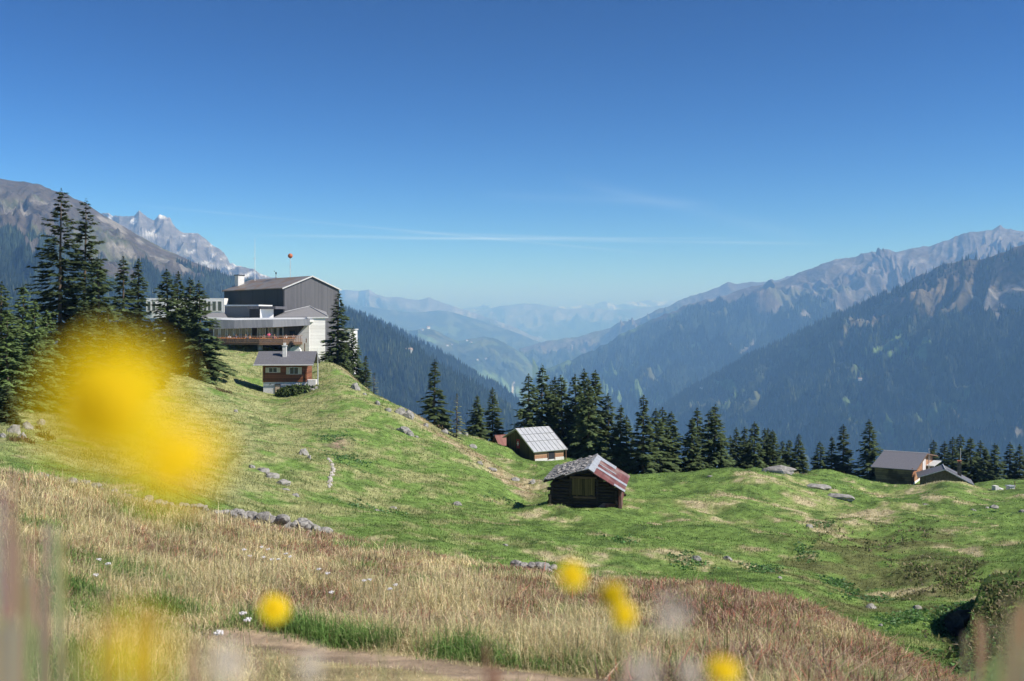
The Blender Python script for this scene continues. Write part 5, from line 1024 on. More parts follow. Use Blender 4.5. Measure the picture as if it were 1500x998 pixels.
# far houses on the slopes and in the valley
M_fhr = mat_simple('far_house_roof', (.30,.22,.18), (.42,.33,.28), .05, bump=0)
def far_house(px, py, mname, lb, s=9):
    X, Y, Z, U, PYr, Vv = SLOPES[mname]; k = np.argmin((U-px)**2+(PYr-py)**2); i, j = np.unravel_index(k, U.shape)
    t_ = empty('far_house', (X[i, j], Y[i, j], Z[i, j]-s*.2), random.uniform(-.6, .6), lb, 'house', 'tiny far houses on the mountain slopes')
    MB().box(-s,s,-s*.7,s*.7,0,s*1.1).build('wall', M_white, t_); MB().prism([(-s*.85,s*1.1),(s*.85,s*1.1),(0,s*1.7)], 0, -s*1.1, s*1.1).build('roof', M_fhr, t_)
for (px_, py_, mn_, lb_, s_) in [(600,517,'left_mountain','white house in a clearing of the wood right of the station',12),(627,482,'village_spur','larger pale building on the small hill top in the valley',22),(618,484,'village_spur','pale building just left of the larger one on the valley hill top',16),
 (655,507,'village_spur','white dot of a house left of a pair below the valley hill top',13),(662,506,'village_spur','white dot of a house right of a pair below the valley hill top',13),(712,527,'village_spur','pale house in the middle of the hazy valley',13),(700,528,'village_spur','pale house just left of the one in the middle of the hazy valley',12),
 (684,500,'village_spur','pale house at the left of the village on the far spur',13),(690,503,'village_spur','pale house at the right of the village on the far spur',13),(1260,558,'right_forest_mountain','white hut below the bright green clearing at right',8),(1065,591,'right_forest_mountain','white hut in the left clearing above the tree row',8),(1120,592,'right_forest_mountain','white hut in the second clearing above the tree row',8),(1027,570,'right_forest_mountain','white hut at the end of a light strip above the tree row',9)]: far_house(px_, py_, mn_, lb_, s_)

# ------------------------------------------------------------------ boulders and walls
M_stone = mat_simple('lichened_grey_granite', (.17,.165,.155), (.40,.385,.36), 3.2, bump=.7, bdist=.06, det=9)
M_stone2 = mat_simple('dark_hollow_rock', (.035,.035,.03), (.12,.11,.09), 2.0, bump=.8, bdist=.08, det=9)  # rock colour darkened to carry the shade of the bank hollow
def rock_data(seed, dims, res=3, jag=.35):
    bm = bmesh.new(); bmesh.ops.create_icosphere(bm, subdivisions=res, radius=1); rg = random.Random(seed); pl = [(Vector((rg.gauss(0,1), rg.gauss(0,1), rg.gauss(0,1))).normalized(), rg.uniform(.55,.9)) for _ in range(11)]
    off = seed*7.3
    from mathutils import noise
    for v in bm.verts:
        p = v.co.copy()
        for n_, h_ in pl:
            t = p.dot(n_)
            if t > h_: p -= n_*(t-h_)*.9
        p *= 1+jag*.35*noise.noise(v.co*2.2+Vector((off,0,0)))+jag*.12*noise.noise(v.co*6+Vector((0,off,0)))
        v.co = Vector((p.x*dims[0], p.y*dims[1], p.z*dims[2]))
    me = bpy.data.meshes.new('rock'); bm.to_mesh(me); bm.free(); return me
def boulder(px, py, w, h, d, label, group=None, mat=None, rz=None, sink=.5, seed=None, res=3):
    x = (px-750)/F*d; w_ = w*d/F/2; h_ = h*d/F; seed = seed or int(px*3+py)
    me = rock_data(seed, (w_*1.08, w_*.8, h_*.8), res, .6); me.materials.append(mat or M_stone)
    o = bpy.data.objects.new('boulder', me); COL.objects.link(o); o.location = (x, d, gz(x, d)+h_*(.5-sink)); o.rotation_euler = (0, 0, rz if rz is not None else random.uniform(-.5,.5))
    tag(o, label, 'rock', group); return o
def dist_at(px, py, lo, hi):
    ds = np.linspace(lo, hi, 400); z = ground(np.full(400, float(px)), ds); r = HZ-z/ds*F; return float(ds[np.argmin(np.abs(r-py))])
G1 = 'rocks lying about on the meadow and hill'
ROCKS = [(1142,692,48,12,100,108,'largest boulder, a long grey slab on the meadow edge'),(1195,714,44,6,90,118,'pale flat boulder right of the largest one'),(1226,728,46,7,80,112,'low darker boulder below the pale flat one at right'),(1355,743,14,6,75,110,'small stone in a dry patch on the mound at right'),
 (1185,772,12,7,60,90,'small stone with leafy plants below the flat boulders'),(1020,819,16,6,46,70,'flat stone left of a pair in the centre meadow'),(1064,821,16,8,46,70,'stone right of a pair in the centre meadow'),(1276,891,16,8,36,50,'pale stone in the gully grass, left of two'),(1343,893,14,9,34,50,'round stone in the gully grass, right of two'),
 (1290,917,7,5,30,44,'smallest pale stone at the edge of the heather slope'),(1426,749,9,5,75,100,'dark-sided stone left in the group near the right edge'),(1438,752,9,3,75,100,'low white stone in the group near the right edge'),(1445,746,12,5,76,104,'middle stone in the group near the right edge'),(1456,745,14,7,76,104,'biggest stone in the group near the right edge'),(1497,751,12,6,75,100,'stone cut by the right edge of the photo'),
 (670,740,13,8,62,84,'lone pale rock at the foot of the hill left of the log hut'),(780,708,10,9,78,96,'white rock where the ridge ends, left of the log hut'),(755,704,14,6,84,98,'broad low rock near the lower end of the ridge'),(721,689,14,7,90,104,'rock in the ridge above the broad low one'),(703,680,10,6,94,106,'small rock high on the lower ridge'),(692,656,12,7,104,124,'rock on the grass behind the ridge, below the bushy spruce'),
 (444,667,15,14,70,92,'upright pale rock in the middle of the hillside'),(453,672,8,8,70,92,'small rock touching the upright pale one on the hillside'),(386,690,22,8,60,80,'top rock of the slanting line on the hillside'),(400,699,26,10,58,78,'wide rock in the slanting line on the hillside'),(413,709,24,8,56,76,'third rock of the slanting line on the hillside'),(418,718,14,5,54,74,'pale low rock of the slanting line on the hillside'),(432,726,15,5,52,72,'lowest rock of the slanting line on the hillside'),(370,685,12,7,60,82,'leftmost small rock above the slanting line'),
 (522,571,16,13,116,132,'pale jagged rock on the ridge right of the flagpole'),(534,578,6,4,114,130,'little stone just below the jagged rock on the ridge'),(553,593,9,7,108,126,'small rock on the ridge below the jagged one'),(568,602,10,7,108,124,'rock at the left end of the rocky outcrop on the ridge'),(586,606,16,12,108,122,'middle rock of the rocky outcrop on the ridge'),(598,612,18,13,106,120,'tallest rock of the rocky outcrop on the ridge'),(591,633,22,10,96,112,'rock lying below the rocky outcrop on the ridge'),(601,638,12,8,94,110,'small rock right of the one below the outcrop'),(624,625,10,6,100,116,'rock on the brown ridge right of the outcrop'),(650,634,12,8,100,116,'rock on the brown ridge left of the grey half-dead spruce'),(610,641,7,4,94,110,'tiny stone below the outcrop'),
 (672,631,10,5,112,126,'pale stone under the grey half-dead spruce'),(682,634,9,5,112,126,'pale stone right of the grey half-dead spruce'),(483,574,26,14,0,0,''),(346,604,8,5,85,105,'tiny pale stone on the slope left of the chalet'),(437,770,12,6,0,0,''),
 (740,799,10,3,44,60,'thin white stone in the centre meadow'),(552,749,9,4,52,66,'small flat stone in the bowl below the hill'),(575,745,14,4,54,68,'thin pale stones in the bowl below the hill'),(20,636,24,22,58,80,'big grey rock low at the left edge'),(32,644,20,14,56,78,'darker rock in front of the big one at the left edge'),(42,628,20,14,60,82,'pale rock right of the big one at the left edge'),(60,622,14,12,62,84,'rightmost pale rock of the left edge group'),(4,648,10,8,56,76,'low rock cut by the left edge'),
 (1040,698,8,3,92,104,'thin pale stone on the crest left of the largest boulder'),(1069,690,9,3,98,106,'small pale stone on the meadow crest'),(1142,847,7,4,44,60,'small pale stone by the dip in the meadow'),(906,742,7,5,0,0,'')]
for r_ in ROCKS:
    if not r_[6]: continue
    px, py, w, h, lo, hi, lb = r_; boulder(px, py, w, h, dist_at(px, py, lo, hi), lb, G1)
# hollow in the bank with its dark overhanging rock
boulder(1412, 868, 62, 30, 39.6, 'dark overhanging rock above the hollow in the gully bank', None, M_stone2, .3, .25, 77, 4)
boulder(1455, 856, 14, 9, 40, 'small pale stone on top of the gully bank', G1)
# white rubble strip
gx = MB(); rr_ = random.Random(3)
for i in range(70):
    t_ = i/70; px = 481+4*math.sin(t_*5)+t_*6+rr_.uniform(-2.4,2.4)*(.4+t_*.9); py = 672+t_*43; d = dist_at(px, py, 60, 92); x = (px-750)/F*d; s_ = rr_.uniform(.05,.16)
    gx.sphere((x, d, gz(x, d)+s_*.2), s_, 6, 4, (1.2,.9,.6))
tag(gx.build('rubble', mat_simple('white_rubble', (.36,.33,.29), (.52,.49,.45), 5)), 'narrow strip of white rubble running down the hillside', 'rubble', kind='stuff')
def stone_wall(pts_, n, size, label):
    d0 = pts_[0][2]; p0 = AT(*pts_[0]); rt = empty('stone_wall', (p0.x, p0.y, gz(p0.x, p0.y)), 0, label, 'wall'); rg = random.Random(len(label)); P0 = Vector(rt.location)
    ms = []
    for k in range(8):
        me = rock_data(300+k, (1, .8, .62), 2, .45); me.materials.append(M_stone); ms.append(me)
    xs = [p[0] for p in pts_]; ds = [p[2] for p in pts_]
    for i in range(n):
        t = (i+rg.uniform(-.4,.4))/n; px = xs[0]+(xs[-1]-xs[0])*t; d = float(np.interp(px, xs, ds))+rg.uniform(-.25,.25); x = (px-750)/F*d; s = size*rg.uniform(.6,1.25); up = rg.choice([0,0,0,.28,.5])*size*1.6
        o = bpy.data.objects.new('stone', ms[rg.randrange(8)]); COL.objects.link(o); o.parent = rt; o.location = Vector((x, d, gz(x, d)+s*.3+up))-P0; o.scale = (s, s, s); o.rotation_euler = (rg.uniform(-.3,.3), rg.uniform(-.3,.3), rg.uniform(0,6))
stone_wall([(342,0,30.6),(380,0,30.2),(434,0,29.6),(476,0,29.4)], 74, .24, 'low tumbled dry stone wall at the top of the dry grass slope')
stone_wall([(60,0,26.4),(150,0,27.2),(220,0,29.3),(342,0,30.6)], 46, .17, 'sunken line of wall stones partly hidden by the big yellow flower')
stone_wall([(756,0,24.6),(786,0,24.0),(812,0,23.8)], 18, .16, 'short row of wall stones at the edge of the heather in the centre')
p_ = AT(443.5, 786, 29.6); o = MB().box(-.12,.12,-.11,.11,-.15,.36).build('marker_stone', mat_simple('pale_cut_stone', (.5,.5,.48), (.62,.62,.6), 5, bump=.3), bevel=.015); o.location = (p_.x, p_.y, gz(p_.x, p_.y)+.02); o.rotation_euler = (0, R(3), .3); tag(o, 'upright square marker stone at the end of the dry stone wall', 'stone')

# ------------------------------------------------------------------ low vegetation
M_grass = mat_vcol('grass_blades', 0, 0, 0, 0, .9, transl=.38)
def blades(name, px, d, hgt, wid, cols, lean=.35, seed=0, tri=False, up=1.0):
    """one blade for every row; columns/distances arrays"""
    rg = np.random.default_rng(seed); n = len(px); x = (px-750)/F*d; z = ground(px, d)-.01
    a_ = rg.uniform(0, 2*np.pi, n); wx, wy = np.cos(a_)*wid/2, np.sin(a_)*wid/2
    l_ = rg.uniform(0, 2*np.pi, n); le = hgt*np.abs(rg.normal(0, lean, n)); lx, ly = np.cos(l_)*le, np.sin(l_)*le
    base = np.stack([x, d, z], -1); W_ = np.stack([wx, wy, 0*wx], -1)
    tip = base+np.stack([lx, ly, hgt*np.clip(1-.3*np.abs(le/hgt), .3, 1)], -1)
    if tri:
        V = np.stack([base-W_, base+W_, tip], 1).reshape(-1, 3); FF = np.arange(n*3).reshape(-1, 3); return fast_mesh(name, V, FF, M_grass, np.repeat(cols, 3, 0))
    mid = base+np.stack([lx*.3, ly*.3, hgt*.58], -1)
    V = np.stack([base-W_, base+W_, mid+W_*.8, mid-W_*.8, tip], 1).reshape(-1, 3); b_ = np.arange(n)*5
    FF = np.concatenate([np.stack([b_, b_+1, b_+2], -1), np.stack([b_, b_+2, b_+3], -1), np.stack([b_+3, b_+2, b_+4], -1)])
    return fast_mesh(name, V, FF, M_grass, np.repeat(cols, 5, 0)*np.tile([.8,.8,1,1,1.1], n)[:, None])
rg = np.random.default_rng(99)
def scatter_fg(nt, per, rad, lo=3.6, hi=36):
    px = rg.uniform(-160, 1640, nt); d = np.exp(rg.uniform(math.log(lo), math.log(hi), nt)); f = fields(px, d)
    return px, d, f
# dry grass of the foreground slope
px, d, f = scatter_fg(78000, 0, 0)
heath = sstep(-.02, .22, fbm(f['x']/1.7, f['y']/2.2, 5, 301, .6)+.42*gauss(px, d, 1230, 300, 14, 8)+.4*gauss(px, d, 740, 90, 15, 4)+.45*gauss(px, d, 460, 110, 27, 4)-.25*sstep(600, 200, px)*sstep(22, 16, d)-.04)*np.maximum(sstep(8.5, 11, d), sstep(900, 1000, px))
greenp = np.maximum(f['verge'], .9*sstep(.28, .55, fbm(f['x']/3.4, f['y']/3.4, 3, 311)+.35*sstep(300, -50, px)*sstep(20, 12, d)))
keep = (rg.random(len(px)) < f['fg'])&(rg.random(len(px)) > .85*sstep(.6, -.2, d-poly_d(px, PATH))*sstep(300, 450, px))&(rg.random(len(px)) > np.clip(f['path']*.93+f['pathL']*.8, 0, .95))
px, d, heath, greenp = px[keep], d[keep], heath[keep], greenp[keep]; vg = f['verge'][keep]; n1 = f['n1'][keep]; n3_ = f['n3'][keep]
pdk = poly_d(px, PATH); crk = poly_d(px, CREST); low_ = (1-.42*sstep(820, 1000, px))*(1-.5*sstep(.9, .1, d-pdk)*sstep(200, 420, px)-.3*sstep(.9,.1,d-pdk))*(1-.45*sstep(4, 0, crk-d))
kind = np.where(rg.random(len(px)) < heath*.88, 2, np.where(rg.random(len(px)) < np.maximum(greenp*.75, vg*1.2), 1, 0))
for kd, per, nm, lb in ((0, 11, 'dry_grass', 'pale straw-coloured long grass covering the near slope'), (1, 13, 'green_grass', 'fresh green grass tufts along the footpath and in the near slope'), (2, 16, 'heather', 'reddish brown heather and bilberry shrubs on the near slope')):
    k = kind == kd; P_ = np.repeat(px[k], per); D_ = np.repeat(d[k], per); n_ = len(P_); sp = {0:.10, 1:.10, 2:.12}[kd]
    D_ = D_+rg.normal(0, sp, n_); P_ = P_+rg.normal(0, sp, n_)/D_*F; tone = np.repeat(np.clip(rg.normal(1.06, .26, k.sum()), .45, 1.6)*(1+.35*fbm((px[k]-750)/F*d[k]/.7, d[k]/.7, 3, 431)), per)*np.clip(rg.normal(1, .14, n_), .6, 1.5); mixr = np.repeat(rg.random(k.sum()), per)
    wmin = D_*.00062
    if kd == 0:
        h = rg.gamma(4, .033, n_)*np.repeat(.55+.9*rg.random(k.sum()), per)*np.repeat(np.clip(1+n1[k]*.6, .6, 1.5)*low_[k], per); w = np.maximum(.0035, wmin)
        c = lerp3(np.tile(C3(.74,.62,.40), (n_, 1)), np.tile(C3(.50,.47,.24), (n_, 1)), np.clip(mixr*1.3+rg.normal(0, .2, n_), 0, 1)); red = rg.random(n_) < .10; c[red] = C3(.46,.27,.17)
    elif kd == 1:
        h = rg.gamma(7, .022, n_)*(1+.25*np.repeat(vg[k], per))*np.repeat(np.clip(low_[k]+.3*vg[k], .3, 1), per); w = np.maximum(.006, wmin*1.2)
        c = lerp3(np.tile(C3(.12,.24,.06), (n_, 1)), np.tile(C3(.32,.36,.14), (n_, 1)), np.clip(mixr*.9+rg.normal(0, .2, n_), 0, 1)*(1-.6*np.repeat(vg[k], per)))
    else:
        h = rg.gamma(5, .018, n_)*np.repeat(.5+rg.random(k.sum()), per); w = np.maximum(.024, wmin*2.2)
        c = lerp3(np.tile(C3(.27,.15,.11), (n_, 1)), np.tile(C3(.58,.46,.33), (n_, 1)), np.clip(rg.normal(.08, .25, n_)+.45*np.repeat(rg.random(k.sum()), per), 0, 1)); q = rg.random(n_)+.8*(mixr-.5); c[q > .93] = C3(.16,.22,.07); c[(q > .80)&(q <= .93)] = C3(.27,.26,.10); c[q < .05] = C3(.42,.17,.12)
    o = blades(nm, P_, D_, h, w, c*tone[:, None], {0:.8, 1:.65, 2:1.5}[kd], kd+5, tri=False if kd != 2 else True); tag(o, lb, 'grass' if kd < 2 else 'heather', kind='stuff')
# turf of meadow and hill
nt = 520000; px = rg.uniform(-120, 1620, nt); d = np.exp(rg.uniform(math.log(30), math.log(175), nt)); f = fields(px, d); c = groundcol(px, d); k = rg.random(nt) > f['fg']
px, d, c = px[k], d[k], c[k]; n_ = len(px); long_ = sstep(.1, .5, f['n1'][k]+.4*f['hill'][k]+.5*f['band'][k])
h = rg.gamma(5, .013, n_)*(1+1.2*long_); w = np.maximum(.035, d*.0009)*rg.uniform(.6, 1.3, n_); tone = np.clip(rg.normal(1.16, .15, n_), .6, 1.6)*(1+.28*fbm((px-750)/F*d/.5, d/.5, 2, 411))
o = blades('meadow_grass', px, d, h, w, np.clip(c*tone[:, None], .01, .8), .6, 12, tri=True); tag(o, 'short green turf with dry tufts covering meadow and hillside', 'grass', kind='stuff')
# leafy plants (docks, alpenrose) in patches
def leafy(name, spots, label, cols, hh=.22, lw=.16, per=60, seed=1):
    rgl = np.random.default_rng(seed); P_, D_ = [], []
    for (cx, cy, lo, hi, sx, sd_, n) in spots:
        dd = dist_at(cx, cy, lo, hi); k = n; P_.append(rgl.normal(cx, sx, k)); D_.append(rgl.normal(dd, sd_, k))
    P0, Dz = np.concatenate(P_), np.concatenate(D_); P_ = np.repeat(P0, per//6); D_ = np.repeat(Dz, per//6); n = len(P_); D_ = D_+rgl.normal(0, .16, n); P_ = P_+rgl.normal(0, .16, n)/D_*F
    c = np.array(cols)[rgl.integers(0, len(cols), n)]*np.clip(rgl.normal(1, .25, n), .5, 1.6)[:, None]
    o = blades(name, P_, D_, rgl.gamma(6, hh/6, n), lw*rgl.uniform(.6, 1.2, n), c, .8, seed+3, tri=False); tag(o, label, 'plants', kind='stuff')
leafy('dock_plants', [(492,640,90,110,16,1.6,70),(508,672,72,96,16,2,80),(545,746,56,66,22,1,40),(1200,770,60,88,12,1,40),(1115,832,46,60,14,1,60),(1180,812,46,62,12,.8,30),(1225,852,40,54,12,.8,40),(1270,880,36,50,22,1.2,60),(1330,905,30,46,20,1.2,60),(1390,920,28,42,26,1.5,110),(1440,940,26,40,26,1.5,90),(1010,825,44,60,14,1,40),(735,735,62,82,14,1,26),(910,790,50,66,14,1,20),(1440,752,75,100,16,1.5,30)],
      'broad-leaved docks growing in green patches on meadow and gully', [(.12,.25,.08),(.17,.31,.11),(.23,.34,.17),(.10,.20,.06)], .09, .17, 48, 5)
leafy('alpenrose_scrub', [(1275,800,52,72,34,4,60),(1330,790,56,76,30,3,40),(1240,780,58,80,30,3,30),(1360,840,46,60,34,2.5,90),(1400,855,42,50,20,1.2,120),(1450,900,34,42,34,2,170),(1480,880,34,44,28,2,110),(1410,890,34,40,10,.8,50),(1460,930,28,36,30,1.6,80)],
      'dark low scrub on the bank of the gully at right', [(.11,.14,.05),(.15,.18,.07),(.24,.24,.11),(.34,.28,.18),(.19,.19,.08)], .13, .12, 36, 8)
leafy('hill_shrubs', [(330,575,100,125,6,.6,30),(645,628,104,118,3,.4,12),(30,650,55,76,8,.6,24),(65,640,55,80,10,.6,14)], 'small reddish shrubs dotted on the hillside', [(.16,.10,.06),(.12,.13,.05),(.24,.16,.10)], .22, .12, 60, 11)
# clipped bush at the chalet
def bush(name, px, d, rx, ry, rz, n, cols, label, seed):
    rgb = np.random.default_rng(seed); x0 = (px-750)/F*d; z0 = gz(x0, d); v = rgb.normal(0, 1, (n, 3)); v[:, 2] = np.abs(v[:, 2]); v /= np.linalg.norm(v, axis=1)[:, None]; r = rgb.uniform(.6, 1.03, n)**.6
    p = v*r[:, None]*np.array([rx, ry, rz])*(1+.12*rgb.normal(0, 1, n))[:, None]; t = rgb.normal(0, .09, (n, 3)); s = rgb.normal(0, .09, (n, 3))
    V = np.stack([p-t, p+s, p+t, p-s], 1).reshape(-1, 3); c = np.array(cols)[rgb.integers(0, len(cols), n)]*np.clip(rgb.normal(1, .2, n), .6, 1.5)[:, None]
    rt = empty(name, (x0, d, z0-.1), 0, label, 'bush'); fast_mesh('foliage', V, np.arange(n*4).reshape(-1, 4), M_needle, np.repeat(c, 4, 0), rt)
    b = MB()
    for k in range(6): a_ = k*1.05; b.tube((0,0,0), (math.cos(a_)*rx*.6, math.sin(a_)*ry*.6, rz*.7), .05, .015, 5)
    b.build('branches', M_bark, rt)
bush('bush', 437, 122.6, 2.5, 1.1, 1.15, 3800, [(.07,.11,.03),(.10,.13,.045),(.04,.06,.02)], 'rounded green bush against the plaster base of the chalet', 4)
for (px, py, w, h, lb) in [(457,575,14,5,'pale flat stone at the right end of the chalet bush'),(463,579,9,5,'small pale stone beside the foot of the flagpole')]: boulder(px, py, w, h, 122.5, lb, 'pale stones beside the chalet', None)

# ------------------------------------------------------------------ flowers close to the lens
M_petal = mat_simple('yellow_petal', (.80,.58,.002), (.90,.70,.004), 60, bump=0, rough=.7)
nt_ = M_petal.node_tree; tr = nt_.nodes.new('ShaderNodeBsdfTranslucent'); tr.inputs[0].default_value = (.88,.66,.0,1); mxs = nt_.nodes.new('ShaderNodeMixShader'); mxs.inputs[0].default_value = .35
nt_.links.new(nt_.nodes['Principled BSDF'].outputs[0], mxs.inputs[1]); nt_.links.new(tr.outputs[0], mxs.inputs[2]); nt_.links.new(mxs.outputs[0], nt_.nodes['Material Output'].inputs['Surface'])
M_disc = mat_simple('golden_disc', (.55,.28,.01), (.75,.42,.02), 80, bump=.4, bdist=.002)
M_stem = mat_simple('hairy_green_stem', (.08,.12,.035), (.14,.18,.06), 20, bump=0)
M_pap = mat_simple('grey_white_fluff', (.62,.55,.46), (.75,.68,.58), 60, bump=0)
def stem_to(rt, top, h, r=.0006):
    b = MB(); p = Vector(top); q = Vector((top[0]+random.uniform(-.004,.004), top[1]+random.uniform(.0,.03), top[2]-h)); mid = (p+q)/2+Vector((random.uniform(-.003,.003), .01, 0)); b.tube(p, mid, r, r*1.2, 7, False).tube(mid, q, r*1.2, r*1.5, 7, False)
    b.build('stem', M_stem, rt, smooth=True)
def yellow_flower(px, py, d, rad, label, face=(0,-1,.5), rows=3, squash=1.0):
    p = AT(px, py, d); rt = empty('yellow_flower', tuple(p), 0, label, 'flower', 'yellow flowers close to the camera'); n = Vector(face).normalized(); u = n.orthogonal().normalized(); w = n.cross(u)
    b = MB(); rgf = random.Random(int(px))
    for row_ in range(rows):
        m_ = 20-3*row_; rr = rad*(1-.22*row_)
        for k in range(m_):
            a_ = 2*math.pi*(k+.5*row_)/m_+rgf.uniform(-.06,.06); e_ = u*math.cos(a_)+w*math.sin(a_)*squash; s_ = n.cross(e_).normalized(); L = rr*rgf.uniform(.88,1.06); wd = rad*.15
            lift = n*(rad*(.08+.10*row_)); c0 = e_*rad*.12; c1 = e_*L*.6+lift; c2 = e_*L+lift*.6
            b.add([c0-s_*wd*.4, c0+s_*wd*.4, c1+s_*wd, c2+s_*wd*.6, c2+e_*rad*.05, c2-s_*wd*.6, c1-s_*wd], [(0,1,2,6),(6,2,3,5),(5,3,4)])
    b.build('petals', M_petal, rt)
    b = MB(); b.sphere((0,0,0), rad*.26, 14, 8, (1,1,.6)); o = b.build('disc', M_disc, rt, smooth=True); o.rotation_euler = n.to_track_quat('Z','Y').to_euler(); o.location = n*rad*.16
    b = MB(); b.tube(-n*rad*.42, -n*rad*.02, rad*.12, rad*.30, 12); b.build('calyx', M_stem, rt, smooth=True)
    x_, y_ = p.x, p.y; gzz = gz(x_, y_+.05) if y_ > .35 else -.62; stem_to(rt, tuple(-n*rad*.4), max(.15, p.z-gzz))
yellow_flower(160, 592, .150, .0101, 'largest yellow flower, a huge blurred bloom at left', (.25,-1,.25), 4)
yellow_flower(262, 676, .165, .0078, 'second yellow bloom merging into the lower right of the huge one', (.5,-.8,.2), 3, .8)
yellow_flower(190, 958, .125, .0042, 'faint golden blurred flower at the bottom left', (0,-1,.8), 3)
yellow_flower(402, 892, .62, .0092, 'small oval yellow flower standing alone above the path', (.3,-.7,.4), 4)
yellow_flower(838, 843, .56, .0082, 'upper of the three yellow flowers right of the middle', (.2,-.8,.5), 4)
yellow_flower(897, 872, .56, .0078, 'middle of the three yellow flowers right of the middle', (-.3,-.8,.4), 4)
yellow_flower(914, 900, .57, .0076, 'lowest of the three yellow flowers right of the middle', (.3,-.8,.3), 4)
yellow_flower(1060, 982, .50, .0082, 'yellow flower at the bottom edge right of the middle', (0,-.6,.8), 3)
for (px, py, lb) in [(873,921,'leftmost tiny yellow flower of four low in the grass right of the middle'),(879,914,'topmost tiny yellow flower of four low in the grass right of the middle'),(884,923,'lowest tiny yellow flower of four low in the grass right of the middle'),(893,919,'rightmost tiny yellow flower of four low in the grass right of the middle')]:
    yellow_flower(px, py, dist_at(px, py+14, 6, 22), .022, lb, (.2,-.6,.7), 2)
    C_ = [o for o in COL.objects if o.name.startswith('yellow_flower') and o.type == 'EMPTY'][-1]; C_['group'] = 'tiny yellow flowers in the grass'
def fluff(px, py, d, rad, label, n=75, dens=1.0):
    p = AT(px, py, d); rt = empty('seed_head', tuple(p), 0, label, 'seed head', 'blurred seed heads close to the camera'); rgf = np.random.default_rng(int(px)); v = rgf.normal(0, 1, (n, 3)); v /= np.linalg.norm(v, axis=1)[:, None]; L = rad*rgf.uniform(.7, 1.05, n)[:, None]; t = np.cross(v, rgf.normal(0, 1, (n, 3))); t /= np.linalg.norm(t, axis=1)[:, None]
    V = np.stack([v*rad*.1-t*.00025, v*rad*.1+t*.00025, v*L+t*.0006, v*L-t*.0006], 1).reshape(-1, 3); fast_mesh('fluff', V, np.arange(n*4).reshape(-1, 4), M_pap, None, rt)
    MB().sphere((0,0,0), rad*.16, 10, 6).build('core', M_stem, rt, smooth=True); stem_to(rt, (0,0,-rad*.1), max(.2, p.z+.75))
for (px, py, d, rd_, lb) in [(985,896,.42,.0095,'blurred grey seed head right of the three yellow flowers'),(942,985,.40,.0080,'pale seed head at the bottom edge between yellow flowers'),(332,972,.36,.0085,'greyish seed head at the bottom, right of the golden flower'),(455,978,.42,.0075,'small pale seed head at the bottom below the oval flower'),(1010,985,.46,.0070,'faint seed head at the bottom left of the bottom yellow flower')]: fluff(px, py, d, rd_, lb)
# blurred dry stalks close to the lens
def stalks(spots, seed):
    rgs = random.Random(seed); V = []; c = []
    for (px, ytop, d, n, spread, width, col) in spots:
        for _ in range(n):
            px_ = px+rgs.gauss(0, spread); dd = d*rgs.uniform(.85, 1.2); yt = ytop+abs(rgs.gauss(0, 40)); top = AT(px_, yt, dd); bot = AT(px_+rgs.gauss(0, 30), 1000+rgs.uniform(500, 900), dd*1.05); pr = None
            for k in range(6):
                t = k/6; a_ = top.lerp(bot, t); b_ = top.lerp(bot, t+1/6); w = width*(1.0 if k else 1.8)*rgs.uniform(.7, 1.2); s = Vector((w, w*.3, 0)); V += [a_-s, a_+s, b_+s, b_-s]; cc = [v*rgs.uniform(.7, 1.2) for v in col]; c += [cc]*4
    o = fast_mesh('dry_stalks', np.array([tuple(v) for v in V]), np.arange(len(V)).reshape(-1, 4), M_grass, np.array(c)); return o
tn_, gn_, pk_ = (.52,.41,.26), (.24,.28,.12), (.50,.42,.30)
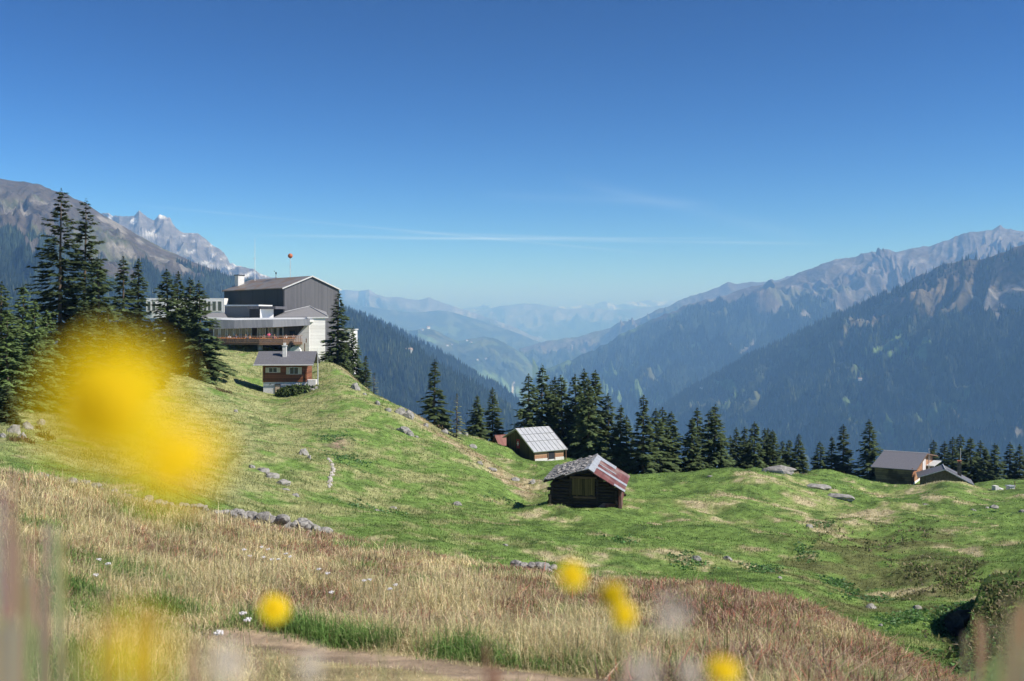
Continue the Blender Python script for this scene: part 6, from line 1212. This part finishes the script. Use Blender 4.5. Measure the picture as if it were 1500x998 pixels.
o = stalks([(15,690,.7,6,18,.0007,pk_),(35,760,.8,10,28,.0010,tn_),(70,830,.9,10,30,.0008,(.36,.27,.18)),(20,900,.6,10,30,.0012,tn_),(120,900,.8,6,30,.0008,gn_),(228,880,.55,5,16,.0006,(.45,.24,.10)),(300,930,.6,6,30,.0008,tn_),(718,925,.8,3,6,.0011,(.34,.2,.12)),(545,940,.8,5,26,.0006,gn_),(400,950,.8,4,20,.0006,gn_),(1450,900,.75,10,22,.0008,(.40,.32,.20)),(1490,870,.7,12,14,.0010,(.38,.30,.19)),(1475,950,.7,12,28,.0009,(.32,.31,.16)),(880,960,.8,5,30,.0006,tn_),(1180,965,.9,5,50,.0006,tn_)], 5); tag(o, 'blurred dry stalks of tall grass right in front of the camera', 'grass', kind='stuff')
# small white and yellow flowers in the slope
hm_ = MB(); rr_ = random.Random(2)
for k in range(9):
    a_ = k*2.4; r_ = .013*math.sqrt(k); hm_.sphere((r_*math.cos(a_), r_*math.sin(a_), .22+rr_.uniform(-.006,.006)), .012, 6, 4, (1,1,.55))
proto = empty('white_flower', (0,0,0)); h_ = hm_.build('flower_head', mat_simple('white_blossom', (.62,.6,.62), (.78,.77,.78), 30, bump=0), proto); MB().tube((0,0,-.05),(0,0,.215),.003,.002,5,False).build('stem', M_stem, proto)
wf = [(365,829,'a'),(385,831,'a'),(421,825,'a'),(399,834,'a'),(412,833,'a'),(470,850,'b'),(481,857,'b'),(532,868,'c'),(537,866,'c'),(490,892,'c'),(583,875,'c'),(355,818,'a'),(382,812,'a'),(357,938,'d'),(370,951,'d'),(316,981,'d'),(158,850,'e'),(143,842,'e'),(140,870,'e'),(575,882,'c'),(425,828,'a'),(393,817,'a')]
wl_ = {'a': 'in the cluster below the marker stone', 'b': 'just right of the cluster', 'c': 'in the dry grass left of the shrubs', 'd': 'of those beside the footpath', 'e': 'at the left end of the green verge'}
for i, (px, py, k) in enumerate(wf):
    o = proto if i == 0 else copy_tree(proto); d = dist_at(px, py+12, 5, 30); x = (px-750)/F*d; s = .62+.03*d*.5; o.location = (x, d, gz(x, d)); o.scale = (s, s, 1.3); o.rotation_euler = (rr_.uniform(-.15,.15), rr_.uniform(-.1,.1), rr_.uniform(0,6))
    rk = sorted([w for w in wf if w[2] == k]).index((px, py, k)); tag(o, '%s white flower from the left %s' % (ords[rk], wl_[k]), 'flower', 'small white flowers')
